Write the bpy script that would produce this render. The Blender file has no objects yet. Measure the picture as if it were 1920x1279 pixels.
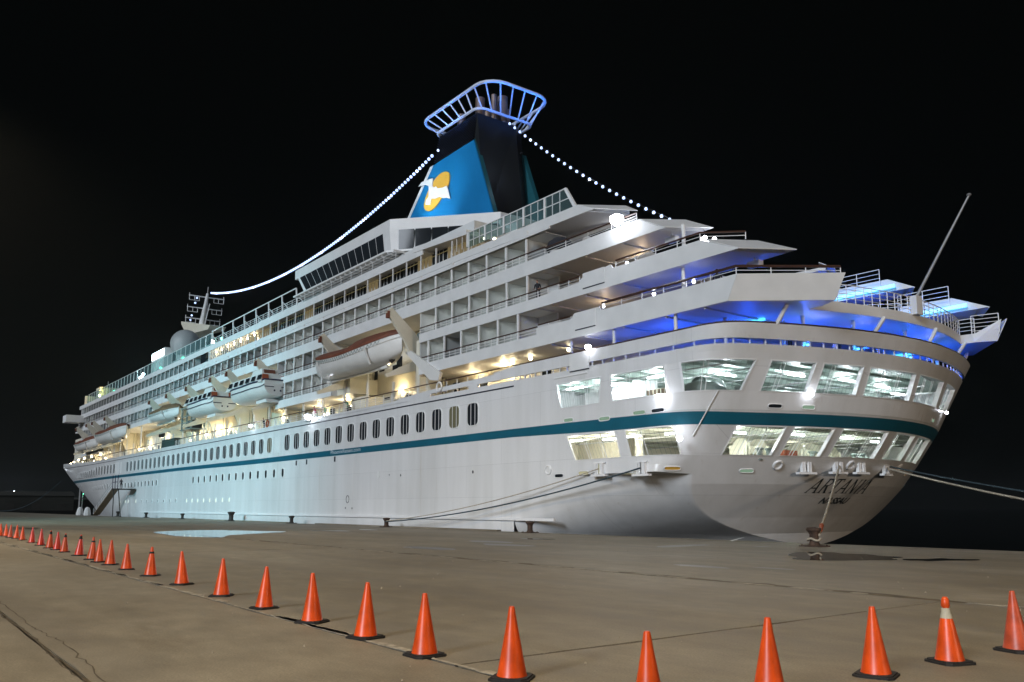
import bpy, bmesh, math, random
import numpy as np
from mathutils import Vector, Matrix
random.seed(11)
sc = bpy.context.scene
COL = sc.collection
PI = math.pi

# ------------------------------------------------------------------ camera
cam = bpy.data.cameras.new('camera')
cam_o = bpy.data.objects.new('camera', cam)
COL.objects.link(cam_o)
cam_o.location = (0, 0, 1.67)
cam_o.rotation_euler = (math.radians(90 + 8.286), 0, math.radians(53.19))
cam.sensor_width = 36
cam.lens = 30.0
cam.shift_y = 0.0404
cam.clip_start = 0.1
cam.clip_end = 3000
sc.camera = cam_o

# ------------------------------------------------------------------ world, lights, exposure
w = bpy.data.worlds.new('World')
sc.world = w
w.use_nodes = True
bg = w.node_tree.nodes['Background']
bg.inputs[0].default_value = (0.35, 0.6, 0.62, 1)
bg.inputs[1].default_value = 0.0016
sc.view_settings.view_transform = 'Standard'
sc.view_settings.look = 'None'
sc.view_settings.exposure = 0
sc.view_settings.gamma = 1
sc.cycles.use_denoising = True
sc.cycles.max_bounces = 6
sc.cycles.diffuse_bounces = 3
sc.cycles.glossy_bounces = 3
sc.cycles.transmission_bounces = 4
sc.cycles.sample_clamp_indirect = 4
sc.cycles.caustics_reflective = False
sc.cycles.caustics_refractive = False

def sun(direction, strength, color, angle):
    l = bpy.data.lights.new('hull_fill_sun', 'SUN')
    l.energy = strength; l.color = color; l.angle = math.radians(angle)
    o = bpy.data.objects.new('hull_fill_sun', l); COL.objects.link(o)
    o.rotation_euler = Vector(direction).to_track_quat('-Z', 'Y').to_euler()
    return o
def spot(name, loc, target, power, color, size_deg, blend=0.5, radius=0.3, parent=None):
    l = bpy.data.lights.new(name, 'SPOT')
    l.energy = power; l.color = color; l.spot_size = math.radians(size_deg)
    l.spot_blend = blend; l.shadow_soft_size = radius
    o = bpy.data.objects.new(name, l); COL.objects.link(o)
    o.location = loc
    o.rotation_euler = (Vector(target) - Vector(loc)).to_track_quat('-Z', 'Y').to_euler()
    return o
def point(name, loc, power, color, radius=0.12):
    l = bpy.data.lights.new(name, 'POINT')
    l.energy = power; l.color = color; l.shadow_soft_size = radius
    o = bpy.data.objects.new(name, l); COL.objects.link(o); o.location = loc
    return o
def area(name, loc, target, power, color, sx, sy):
    l = bpy.data.lights.new(name, 'AREA')
    l.energy = power; l.color = color; l.shape = 'RECTANGLE'; l.size = sx; l.size_y = sy
    o = bpy.data.objects.new(name, l); COL.objects.link(o); o.location = loc
    o.rotation_euler = (Vector(target) - Vector(loc)).to_track_quat('-Z', 'Y').to_euler()
    return o

SUN = sun((-0.26, 0.91, -0.33), 2.15, (0.82, 0.90, 1.0), 15)  # unseen sun lamp added to light the hull side evenly
# harbour floodlight masts of the quay, out of the picture
spot('quay_floodlight', (66, 34, 20), (-25, 46, 4), 80000, (1.0, 0.80, 0.60), 60, 0.6, 5.0)
spot('quay_floodlight', (-95, -48, 26), (-120, 36, 5), 190000, (0.30, 0.84, 1.0), 62, 1.0, 1.2)
for fx, fp in ((-2, 16000), (-48, 17000), (-100, 9500)):
    spot('quay_floodlight', (fx, 0, 22), (fx, 6, 0), fp, (1.0, 0.80, 0.53), 128, 0.7, 0.8)

# ------------------------------------------------------------------ materials
MATS = {}
def nodes_of(name):
    m = bpy.data.materials.new(name); m.use_nodes = True
    nt = m.node_tree
    return m, nt, nt.nodes['Principled BSDF']
def mat(name, color, rough=0.5, metal=0.0, var=0.12, scale=0.6, coat=0.0, bump=0.0, stretch=(1, 1, 1), spec=0.5):
    m, nt, b = nodes_of(name)
    N, L = nt.nodes, nt.links
    tc = N.new('ShaderNodeTexCoord'); mp = N.new('ShaderNodeMapping')
    mp.inputs['Scale'].default_value = stretch
    L.new(tc.outputs['Object'], mp.inputs[0])
    n = N.new('ShaderNodeTexNoise'); n.inputs['Scale'].default_value = scale; n.inputs['Detail'].default_value = 6
    L.new(mp.outputs[0], n.inputs['Vector'])
    r = N.new('ShaderNodeValToRGB')
    c = Vector(color[:3])
    r.color_ramp.elements[0].position = 0.3; r.color_ramp.elements[1].position = 0.7
    r.color_ramp.elements[0].color = (*(c * (1 - var)), 1)
    r.color_ramp.elements[1].color = (*[min(1, x) for x in c * (1 + var * 0.5)], 1)
    L.new(n.outputs['Fac'], r.inputs[0]); L.new(r.outputs[0], b.inputs['Base Color'])
    b.inputs['Roughness'].default_value = rough; b.inputs['Metallic'].default_value = metal
    b.inputs['Coat Weight'].default_value = coat; b.inputs['Coat Roughness'].default_value = 0.12
    b.inputs['Specular IOR Level'].default_value = spec
    if bump:
        bp = N.new('ShaderNodeBump'); bp.inputs['Strength'].default_value = bump; bp.inputs['Distance'].default_value = 0.02
        L.new(n.outputs['Fac'], bp.inputs['Height']); L.new(bp.outputs[0], b.inputs['Normal'])
    MATS[name] = m
    return m
def emis(name, color, strength):
    m, nt, b = nodes_of(name)
    b.inputs['Base Color'].default_value = (0.8, 0.8, 0.8, 1) if strength > 1.5 else (0.05, 0.05, 0.045, 1)
    b.inputs['Emission Color'].default_value = (*color, 1)
    b.inputs['Emission Strength'].default_value = strength
    MATS[name] = m
    return m

def hull_material():
    m, nt, b = nodes_of('hull_white_paint')
    N, L = nt.nodes, nt.links
    tc = N.new('ShaderNodeTexCoord')
    mp = N.new('ShaderNodeMapping'); mp.inputs['Scale'].default_value = (0.9, 0.9, 0.07)
    L.new(tc.outputs['Object'], mp.inputs[0])
    n = N.new('ShaderNodeTexNoise'); n.inputs['Scale'].default_value = 1.0; n.inputs['Detail'].default_value = 8
    L.new(mp.outputs[0], n.inputs['Vector'])
    n2 = N.new('ShaderNodeTexNoise'); n2.inputs['Scale'].default_value = 0.12; n2.inputs['Detail'].default_value = 5
    L.new(tc.outputs['Object'], n2.inputs['Vector'])
    r = N.new('ShaderNodeValToRGB')
    r.color_ramp.elements[0].position = 0.28; r.color_ramp.elements[1].position = 0.62
    r.color_ramp.elements[0].color = (0.71, 0.71, 0.70, 1); r.color_ramp.elements[1].color = (0.80, 0.80, 0.80, 1)
    L.new(n.outputs['Fac'], r.inputs[0])
    r2 = N.new('ShaderNodeValToRGB')
    r2.color_ramp.elements[0].position = 0.3; r2.color_ramp.elements[1].position = 0.7
    r2.color_ramp.elements[0].color = (0.9, 0.9, 0.9, 1); r2.color_ramp.elements[1].color = (1, 1, 1, 1)
    L.new(n2.outputs['Fac'], r2.inputs[0])
    mx = N.new('ShaderNodeMix'); mx.data_type = 'RGBA'; mx.blend_type = 'MULTIPLY'; mx.inputs[0].default_value = 1
    L.new(r.outputs[0], mx.inputs[6]); L.new(r2.outputs[0], mx.inputs[7])
    L.new(mx.outputs[2], b.inputs['Base Color'])
    # plate joints: vertical and horizontal weld lines, and sparse rust weeps running down
    sx = N.new('ShaderNodeSeparateXYZ'); L.new(tc.outputs['Object'], sx.inputs[0])
    cb = N.new('ShaderNodeCombineXYZ'); L.new(sx.outputs[0], cb.inputs[0]); L.new(sx.outputs[2], cb.inputs[1])
    br = N.new('ShaderNodeTexBrick'); br.inputs['Scale'].default_value = 1.0; br.inputs['Brick Width'].default_value = 9.0; br.inputs['Row Height'].default_value = 2.35
    br.inputs['Mortar Size'].default_value = 0.018; br.inputs['Mortar Smooth'].default_value = 0.6
    br.inputs['Color1'].default_value = (1, 1, 1, 1); br.inputs['Color2'].default_value = (0.95, 0.95, 0.95, 1); br.inputs['Mortar'].default_value = (0.80, 0.80, 0.80, 1)
    L.new(cb.outputs[0], br.inputs['Vector'])
    mb_ = N.new('ShaderNodeMix'); mb_.data_type = 'RGBA'; mb_.blend_type = 'MULTIPLY'; mb_.inputs[0].default_value = 1
    L.new(mx.outputs[2], mb_.inputs[6]); L.new(br.outputs['Color'], mb_.inputs[7])
    mp3 = N.new('ShaderNodeMapping'); mp3.inputs['Scale'].default_value = (2.2, 2.2, 0.10); L.new(tc.outputs['Object'], mp3.inputs[0])
    n3 = N.new('ShaderNodeTexNoise'); n3.inputs['Scale'].default_value = 1.0; n3.inputs['Detail'].default_value = 4; L.new(mp3.outputs[0], n3.inputs['Vector'])
    r3 = N.new('ShaderNodeMapRange'); r3.inputs[1].default_value = 0.66; r3.inputs[2].default_value = 0.80; r3.inputs[3].default_value = 0; r3.inputs[4].default_value = 0.45
    L.new(n3.outputs['Fac'], r3.inputs[0])
    ms = N.new('ShaderNodeMix'); ms.data_type = 'RGBA'; L.new(r3.outputs[0], ms.inputs[0]); L.new(mb_.outputs[2], ms.inputs[6]); ms.inputs[7].default_value = (0.46, 0.40, 0.33, 1)
    L.new(ms.outputs[2], b.inputs['Base Color'])
    # slight buckling of the shell plating
    wv = N.new('ShaderNodeTexNoise'); wv.inputs['Scale'].default_value = 0.45; wv.inputs['Detail'].default_value = 2
    L.new(tc.outputs['Object'], wv.inputs['Vector'])
    bp = N.new('ShaderNodeBump'); bp.inputs['Strength'].default_value = 0.25; bp.inputs['Distance'].default_value = 0.06
    L.new(wv.outputs['Fac'], bp.inputs['Height']); L.new(bp.outputs[0], b.inputs['Normal'])
    b.inputs['Roughness'].default_value = 0.34
    b.inputs['Coat Weight'].default_value = 0.35; b.inputs['Coat Roughness'].default_value = 0.14
    MATS['hull'] = m
    return m
HULL = hull_material()
WHITE = mat('white_paint', (0.74, 0.74, 0.73), 0.45, var=0.07, scale=0.8)
WHITE2 = mat('white_trim', (0.80, 0.80, 0.80), 0.4, var=0.04, scale=1.5)
SOFFIT = mat('soffit_paint', (0.70, 0.69, 0.66), 0.5, var=0.06)
WALLG = mat('cabin_wall_paint', (0.72, 0.73, 0.72), 0.5, var=0.06)
CREAM = mat('cream_paint', (0.74, 0.70, 0.58), 0.45, var=0.08, scale=0.7)
TEAL = mat('teal_stripe_paint', (0.012, 0.12, 0.18), 0.3, var=0.12, scale=0.5, coat=0.3, stretch=(1, 1, .2))
BROWN = mat('varnished_rail', (0.06, 0.028, 0.018), 0.35, var=0.2, scale=3)
DARKG = mat('dark_glass', (0.018, 0.022, 0.026), 0.05, var=0.3, scale=0.25, spec=0.10)
DARKL = mat('dark_louver_paint', (0.012, 0.016, 0.03), 0.4, var=0.2)
FBLUE = mat('funnel_blue_paint', (0.010, 0.20, 0.48), 0.35, var=0.12, scale=0.3, coat=0.2)
FTEAL = mat('fin_edge_paint', (0.012, 0.09, 0.11), 0.4, var=0.1)
BLACKP = mat('black_paint', (0.010, 0.012, 0.014), 0.45, var=0.2)
STEEL = mat('galvanised_steel', (0.42, 0.42, 0.42), 0.4, 0.6, var=0.1, scale=2)
EXH = mat('exhaust_pipe_steel', (0.22, 0.15, 0.11), 0.5, 0.3, var=0.35, scale=1.2)
TUBEW = mat('cage_paint', (0.62, 0.66, 0.74), 0.4, var=0.05)
TARP = mat('boat_cover_canvas', (0.17, 0.052, 0.026), 0.7, var=0.25, scale=1.2, bump=0.4)
TARPB = mat('boat_cover_brown', (0.16, 0.10, 0.05), 0.75, var=0.25, scale=1.2, bump=0.4)
BOATW = mat('lifeboat_white', (0.74, 0.73, 0.70), 0.35, var=0.06, scale=1.0, coat=0.2)
ORANGE = mat('signal_orange', (0.36, 0.075, 0.022), 0.5, var=0.12)
NAVY = mat('navy_paint', (0.01, 0.012, 0.05), 0.4, var=0.1)
YELLOW = mat('emblem_yellow', (0.72, 0.42, 0.06), 0.45, var=0.06)
EMBW = mat('emblem_white', (0.80, 0.82, 0.84), 0.45, var=0.04)
RUST = mat('rusty_iron', (0.060, 0.034, 0.022), 0.8, var=0.6, scale=5, bump=0.7)
IRON = mat('dark_iron', (0.03, 0.026, 0.022), 0.7, var=0.5, scale=5, bump=0.5)
ROPEB = mat('blue_rope', (0.035, 0.06, 0.075), 0.9, var=0.3, scale=6)
ROPEW = mat('pale_rope', (0.42, 0.37, 0.29), 0.9, var=0.3, scale=6)
DECKW = mat('deck_covering', (0.24, 0.18, 0.12), 0.7, var=0.2)
MESHG = mat('machinery_grey_green', (0.22, 0.27, 0.25), 0.5, var=0.2)
LETTER = mat('letter_paint', (0.02, 0.03, 0.035), 0.45, var=0.2)
LETW = mat('white_letter_paint', (0.55, 0.62, 0.66), 0.45, var=0.1)
CLOTH_D = mat('dark_cloth', (0.02, 0.022, 0.03), 0.9, var=0.2)
CLOTH_P = mat('pink_cloth', (0.42, 0.08, 0.16), 0.9, var=0.2)
CLOTH_G = mat('green_cloth', (0.05, 0.28, 0.16), 0.9, var=0.2)
CLOTH_W = mat('white_cloth', (0.7, 0.7, 0.7), 0.9, var=0.1)
SKIN = mat('skin', (0.42, 0.24, 0.17), 0.5, var=0.08)
HAIR = mat('hair', (0.03, 0.02, 0.015), 0.6, var=0.2)
RADOME = mat('radome_grey', (0.33, 0.35, 0.35), 0.5, var=0.05)
CONE_O = mat('cone_orange_plastic', (0.76, 0.085, 0.010), 0.36, var=0.30, scale=9, stretch=(1, 1, .5))
CONE_R = mat('cone_red_plastic', (0.80, 0.05, 0.02), 0.3, var=0.12, scale=5)
CONE_F = mat('cone_faded_plastic', (0.55, 0.085, 0.035), 0.4, var=0.35, scale=7)
RUBBER = mat('cone_black_rubber', (0.018, 0.016, 0.015), 0.75, var=0.3, scale=8)
TAPE = mat('old_tape', (0.45, 0.42, 0.33), 0.6, var=0.2, scale=10)
PAPER = mat('paper', (0.7, 0.7, 0.68), 0.8, var=0.05)

def glass_mat():
    m, nt, b = nodes_of('tinted_glass')
    N, L = nt.nodes, nt.links
    g = N.new('ShaderNodeBsdfGlossy'); g.inputs['Roughness'].default_value = 0.06; g.inputs['Color'].default_value = (0.8, 0.95, 0.95, 1)
    t = N.new('ShaderNodeBsdfTransparent'); t.inputs['Color'].default_value = (0.55, 0.75, 0.74, 1)
    d = N.new('ShaderNodeBsdfDiffuse'); d.inputs['Color'].default_value = (0.16, 0.26, 0.27, 1)
    m1 = N.new('ShaderNodeMixShader'); m1.inputs[0].default_value = 0.35
    L.new(t.outputs[0], m1.inputs[1]); L.new(d.outputs[0], m1.inputs[2])
    m2 = N.new('ShaderNodeMixShader'); m2.inputs[0].default_value = 0.12
    L.new(m1.outputs[0], m2.inputs[1]); L.new(g.outputs[0], m2.inputs[2])
    L.new(m2.outputs[0], N['Material Output'].inputs['Surface'])
    return m
GLASS = glass_mat()

E_BULB = emis('bulb_glow', (0.42, 0.57, 1.0), 1.7)
E_WARM = emis('warm_lamp_glow', (1.0, 0.86, 0.55), 22)
E_COOL = emis('cool_lamp_glow', (0.86, 0.90, 1.0), 30)
E_TUBE = emis('fluorescent_glow', (0.86, 0.93, 1.0), 16)
E_LED = emis('blue_led_glow', (0.05, 0.35, 1.0), 9)
E_CYAN = emis('cyan_led_glow', (0.06, 0.50, 1.0), 2.2)
E_SCREEN = emis('screen_glow', (0.62, 0.95, 1.0), 8)
E_PORT = emis('lit_porthole_glow', (0.88, 1.0, 0.80), 1.3)
E_WIN = emis('lit_cabin_glow', (0.85, 0.80, 0.30), 0.07)
E_WINW = emis('lit_lido_glow', (1.0, 0.75, 0.35), 0.16)
E_GREEN = emis('green_lamp_glow', (0.1, 1.0, 0.5), 10)
E_RED = emis('red_lamp_glow', (1.0, 0.5, 0.4), 8)

# ------------------------------------------------------------------ mesh helpers
class MB:
    def __init__(s): s.v = []; s.f = []; s.m = []
    def add(s, vs, fs, mi=0):
        k = len(s.v); s.v += [tuple(p) for p in vs]
        for f in fs: s.f.append(tuple(k + i for i in f)); s.m.append(mi)
    def box(s, x0, x1, y0, y1, z0, z1, mi=0):
        s.add([(x0, y0, z0), (x1, y0, z0), (x1, y1, z0), (x0, y1, z0), (x0, y0, z1), (x1, y0, z1), (x1, y1, z1), (x0, y1, z1)],
              [(0, 3, 2, 1), (4, 5, 6, 7), (0, 1, 5, 4), (1, 2, 6, 5), (2, 3, 7, 6), (3, 0, 4, 7)], mi)
    def prism(s, pts, off, mi=0):
        n = len(pts); off = Vector(off)
        vs = [Vector(p) for p in pts] + [Vector(p) + off for p in pts]
        fs = [tuple(range(n))[::-1], tuple(range(n, 2 * n))] + [(i, (i + 1) % n, n + (i + 1) % n, n + i) for i in range(n)]
        s.add(vs, fs, mi)
    def tube(s, pts, r, n=6, mi=0, closed=False):
        pts = [Vector(p) for p in pts]; N = len(pts); vs = []
        for i, p in enumerate(pts):
            if closed: d = pts[(i + 1) % N] - pts[i - 1]
            else: d = pts[min(i + 1, N - 1)] - pts[max(i - 1, 0)]
            d.normalize()
            a = d.cross(Vector((0, 0, 1)))
            if a.length < 1e-3: a = d.cross(Vector((0, 1, 0)))
            a.normalize(); b = d.cross(a)
            rr = r[i] if isinstance(r, (list, tuple)) else r
            for k in range(n):
                t = 2 * PI * k / n
                vs.append(p + a * (rr * math.cos(t)) + b * (rr * math.sin(t)))
        fs = []
        M = N if closed else N - 1
        for i in range(M):
            j = (i + 1) % N
            for k in range(n): fs.append((i * n + k, i * n + (k + 1) % n, j * n + (k + 1) % n, j * n + k))
        if not closed: fs += [tuple(range(n))[::-1], tuple((N - 1) * n + k for k in range(n))]
        s.add(vs, fs, mi)
    def lathe(s, prof, c=(0, 0, 0), n=20, mi=0):
        vs = []; c = Vector(c)
        for r, z in prof:
            for k in range(n):
                t = 2 * PI * k / n; vs.append(c + Vector((r * math.cos(t), r * math.sin(t), z)))
        fs = [(i * n + k, i * n + (k + 1) % n, (i + 1) * n + (k + 1) % n, (i + 1) * n + k) for i in range(len(prof) - 1) for k in range(n)]
        fs += [tuple(range(n))[::-1], tuple((len(prof) - 1) * n + k for k in range(n))]
        s.add(vs, fs, mi)
    def sphere(s, c, r, n=10, mi=0):
        s.lathe([(max(1e-4, r * math.sin(PI * i / n)), -r * math.cos(PI * i / n)) for i in range(n + 1)], c, n * 2 if n < 8 else n + 4, mi)
    def grid(s, rows, mi=0):
        n = len(rows[0]); vs = [p for r in rows for p in r]
        s.add(vs, [(i * n + k, i * n + k + 1, (i + 1) * n + k + 1, (i + 1) * n + k) for i in range(len(rows) - 1) for k in range(n - 1)], mi)
    def mesh(s, name, mats, smooth=None):
        me = bpy.data.meshes.new(name); me.from_pydata(s.v, [], s.f)
        for m in (mats if isinstance(mats, (list, tuple)) else [mats]): me.materials.append(m)
        me.polygons.foreach_set('material_index', s.m)
        if smooth:
            me.polygons.foreach_set('use_smooth', [True] * len(s.f))
            me.set_sharp_from_angle(angle=math.radians(smooth))
        me.update()
        return me

WORLDLOC = {}
def link(name, data, parent=None, loc=(0, 0, 0), rot=None):
    """loc is in world metres; the parent's own offset is taken out by the parent inverse"""
    o = bpy.data.objects.new(name, data); COL.objects.link(o)
    o.location = loc
    if rot: o.rotation_euler = rot
    if parent:
        o.parent = parent
        if parent.name in WORLDLOC: o.matrix_parent_inverse = Matrix.Translation(-WORLDLOC[parent.name])
    return o
def part(name, mb, mats, parent, smooth=None):
    return link(name, mb.mesh(name, mats, smooth), parent)
def child_local(name, me, parent):            # sub-part that shares its parent's local frame
    o = bpy.data.objects.new(name, me); COL.objects.link(o); o.parent = parent
    return o
def thing(name, label, cat, loc, group=None):
    o = bpy.data.objects.new(name, None); COL.objects.link(o)
    o.location = loc; WORLDLOC[o.name] = Vector(loc)
    o.empty_display_size = 0.2
    o['label'] = label; o['category'] = cat
    if group: o['group'] = group
    return o
def tag(o, label, cat, group=None):
    o['label'] = label; o['category'] = cat
    if group: o['group'] = group
    return o

# ------------------------------------------------------------------ the quay
def concrete():
    m, nt, b = nodes_of('quay_concrete')
    N, L = nt.nodes, nt.links
    tc = N.new('ShaderNodeTexCoord')
    def noise(scale, detail, st=(1, 1, 1), rough=0.6):
        mp = N.new('ShaderNodeMapping'); mp.inputs['Scale'].default_value = st; L.new(tc.outputs['Object'], mp.inputs[0])
        n = N.new('ShaderNodeTexNoise'); n.inputs['Scale'].default_value = scale; n.inputs['Detail'].default_value = detail
        n.inputs['Roughness'].default_value = rough
        L.new(mp.outputs[0], n.inputs['Vector']); return n
    a = noise(0.16, 8, (0.5, 1, 1)); c = noise(1.6, 10, (0.6, 1, 1), 0.7); d = noise(40, 4)
    r = N.new('ShaderNodeValToRGB')
    r.color_ramp.elements[0].position = 0.32; r.color_ramp.elements[1].position = 0.68
    r.color_ramp.elements[0].color = (0.188, 0.160, 0.116, 1); r.color_ramp.elements[1].color = (0.325, 0.298, 0.246, 1)
    L.new(a.outputs['Fac'], r.inputs[0])
    r2 = N.new('ShaderNodeValToRGB')
    r2.color_ramp.elements[0].position = 0.25; r2.color_ramp.elements[1].position = 0.75
    r2.color_ramp.elements[0].color = (0.58, 0.55, 0.50, 1); r2.color_ramp.elements[1].color = (1.16, 1.13, 1.06, 1)
    L.new(c.outputs['Fac'], r2.inputs[0])
    r3 = N.new('ShaderNodeValToRGB')
    r3.color_ramp.elements[0].position = 0.3; r3.color_ramp.elements[1].position = 0.7
    r3.color_ramp.elements[0].color = (0.72, 0.72, 0.72, 1); r3.color_ramp.elements[1].color = (1.16, 1.16, 1.16, 1)
    L.new(d.outputs['Fac'], r3.inputs[0])
    m1 = N.new('ShaderNodeMix'); m1.data_type = 'RGBA'; m1.blend_type = 'MULTIPLY'; m1.inputs[0].default_value = 1
    L.new(r.outputs[0], m1.inputs[6]); L.new(r2.outputs[0], m1.inputs[7])
    m2 = N.new('ShaderNodeMix'); m2.data_type = 'RGBA'; m2.blend_type = 'MULTIPLY'; m2.inputs[0].default_value = 1
    L.new(m1.outputs[2], m2.inputs[6]); L.new(r3.outputs[0], m2.inputs[7])
    # oil stains and tyre tracks
    st = noise(0.55, 6, (0.35, 1, 1), 0.65)
    r4 = N.new('ShaderNodeMapRange'); r4.inputs[1].default_value = 0.58; r4.inputs[2].default_value = 0.74; r4.inputs[3].default_value = 0; r4.inputs[4].default_value = 0.55
    L.new(st.outputs['Fac'], r4.inputs[0])
    m3 = N.new('ShaderNodeMix'); m3.data_type = 'RGBA'; L.new(r4.outputs[0], m3.inputs[0]); L.new(m2.outputs[2], m3.inputs[6]); m3.inputs[7].default_value = (0.12, 0.095, 0.06, 1)
    wv = N.new('ShaderNodeTexWave'); wv.wave_type = 'BANDS'; wv.bands_direction = 'Y'; wv.inputs['Scale'].default_value = 0.09; wv.inputs['Distortion'].default_value = 6; wv.inputs['Detail'].default_value = 3; wv.inputs['Detail Scale'].default_value = 0.6
    mpw = N.new('ShaderNodeMapping'); mpw.inputs['Scale'].default_value = (0.12, 1, 1); L.new(tc.outputs['Object'], mpw.inputs[0]); L.new(mpw.outputs[0], wv.inputs['Vector'])
    r5 = N.new('ShaderNodeMapRange'); r5.inputs[1].default_value = 0.80; r5.inputs[2].default_value = 1.0; r5.inputs[3].default_value = 0; r5.inputs[4].default_value = 0.30
    L.new(wv.outputs['Fac'], r5.inputs[0])
    m4 = N.new('ShaderNodeMix'); m4.data_type = 'RGBA'; L.new(r5.outputs[0], m4.inputs[0]); L.new(m3.outputs[2], m4.inputs[6]); m4.inputs[7].default_value = (0.14, 0.125, 0.105, 1)
    L.new(m4.outputs[2], b.inputs['Base Color'])
    rr = N.new('ShaderNodeMapRange'); rr.inputs[3].default_value = 0.5; rr.inputs[4].default_value = 0.85
    L.new(c.outputs['Fac'], rr.inputs[0]); L.new(rr.outputs[0], b.inputs['Roughness'])
    bp = N.new('ShaderNodeBump'); bp.inputs['Strength'].default_value = 0.35; bp.inputs['Distance'].default_value = 0.006
    L.new(d.outputs['Fac'], bp.inputs['Height']); L.new(bp.outputs[0], b.inputs['Normal'])
    return m
CONC = concrete()
JOINT = mat('joint_filler', (0.115, 0.095, 0.068), 0.9, var=0.4, scale=6, bump=0.6)
JOINTP = mat('pale_joint_mortar', (0.38, 0.34, 0.27), 0.9, var=0.45, scale=8, bump=0.6)
EDGE_Y = 35.0
def struct(name, mb, mats, smooth=None):
    o = part(name, mb, mats, None, smooth); o['kind'] = 'structure'; return o
# base under the slabs shows as the filler in the joints
b = MB(); b.box(-420, 120, -160, EDGE_Y - 0.02, -4, -0.018)
quay = struct('quay', b, JOINT)
def slab(x0, x1, y0, y1):
    """one concrete slab with slightly crumbled joint edges"""
    me = MB(); g = 0.022
    pts = []
    def edge(ax, ay, bx, by, nx, ny):
        L = math.hypot(bx - ax, by - ay); n = max(2, min(60, int(L / 0.8)))
        for i in range(n):
            t = i / n; j = abs(random.gauss(0, 0.012)) + (0.05 if random.random() < 0.06 else 0)
            if min(abs(ay), abs(by)) > 34: j = 0
            pts.append((ax + (bx - ax) * t + nx * j, ay + (by - ay) * t + ny * j, 0))
    a, bb, c, d = x0 + g, x1 - g, y0 + g, y1 - g
    edge(a, c, bb, c, 0, 1); edge(bb, c, bb, d, -1, 0); edge(bb, d, a, d, 0, -1); edge(a, d, a, c, 1, 0)
    me.prism([(p[0], p[1], -0.03) for p in pts], (0, 0, 0.03))
    return part('concrete_slab', me, CONC, quay)
ys = [-150, -60, -28, -9.6, 1.85, 5.15, 15.55, EDGE_Y - 0.35]
for j in range(len(ys) - 1):
    if ys[j] == 5.15: xs = [-400, -200, -110, -62, -33, -7.9, 18, 60, 118]
    elif ys[j] == 15.55: xs = [-400, -230, -120, -58, 30, 118]
    else: xs = [-400, -180, -90, -48, 6, 50, 118]
    for i in range(len(xs) - 1): slab(xs[i], xs[i + 1], ys[j], ys[j + 1])
# stone edging along the berth, with missing and broken lengths
x = -330
while x < 116:
    L = random.choice([5.5, 6, 6, 7]); me = MB()
    h = 0.10 if -140 < x < -50 and random.random() < 0.8 else 0.0
    me.box(x, x + L - 0.03, EDGE_Y - 0.33, EDGE_Y + random.uniform(-0.01, 0.02), -0.5, h)
    part('edge_stone', me, CONC, quay); x += L
b = MB(); b.box(-420, 120, EDGE_Y - 0.6, EDGE_Y - 0.05, -4.2, -0.5); struct('quay_wall', b, JOINT)
# pale mortar ridge lines lying beside the joints
for y, x0, x1 in ((15.62, -60, 12), (5.22, -52, -2)):
    for k in range(70):
        xa = random.uniform(x0, x1); me = MB(); L = random.uniform(.3, 2.2)
        pts = [(xa, y - .05), (xa + L * .3, y - .08 - random.random() * .03), (xa + L, y - .04), (xa + L * .8, y + .03 + random.random() * .05), (xa + L * .3, y + random.random() * .08)]
        me.prism([(p[0], p[1], 0.002) for p in pts], (0, 0, 0.006))
        part('mortar_patch', me, JOINTP, quay)
# worn, soiled strips along the joints
SOIL = mat('joint_soil', (0.115, 0.088, 0.05), 0.85, var=0.5, scale=3)
def soil_strip(x0, x1, y, wd, m_=None, name='soil_strip'):
    x = x0
    while x < x1:
        L = random.uniform(1.5, 5); n = 9; up = []; dn = []
        for t in np.linspace(0, 1, n):
            e = math.sin(PI * t) ** .5; up.append((x + L * t, y + wd * e * random.uniform(.25, 1.0), .0035)); dn.append((x + L * t, y - wd * .45 * e * random.uniform(.2, 1.0), .0035))
        me = MB(); me.grid([dn, up]); part(name, me, m_ or SOIL, quay); x += L * random.uniform(.8, 1.25)
soil_strip(-48, 14, 15.6, .42); soil_strip(-60, -2, 5.17, .06, JOINTP, 'mortar_strip'); soil_strip(-24, -6, 1.85, .03)
soil_strip(-60, 20, 34.2, .25)
# cracks: thin wandering black-earth lines
def crack(pts, wdt, name='crack'):
    me = MB(); L = []; R = []
    for i in range(len(pts) - 1):
        for t in np.linspace(0, 1, 14, endpoint=False):
            p = Vector(pts[i]).lerp(Vector(pts[i + 1]), t) + Vector((random.gauss(0, .018), random.gauss(0, .018)))
            ww = wdt * random.uniform(.3, 1.3)
            L.append((p.x - ww * .3, p.y - ww, 0.004)); R.append((p.x + ww * .3, p.y + ww, 0.004))
    me.grid([L, R]); return part(name, me, JOINT, quay)
crack([(-19, 2.05), (-14, 2.0), (-12.2, 2.1), (-9, 1.98), (-7.4, 2.0)], .009)
crack([(-7.9, 10.4), (-7.85, 12), (-7.7, 15.3)], .012)
crack([(-22, 1.9), (-16, 1.82), (-12.6, 1.86), (-9, 1.8)], .013)
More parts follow.
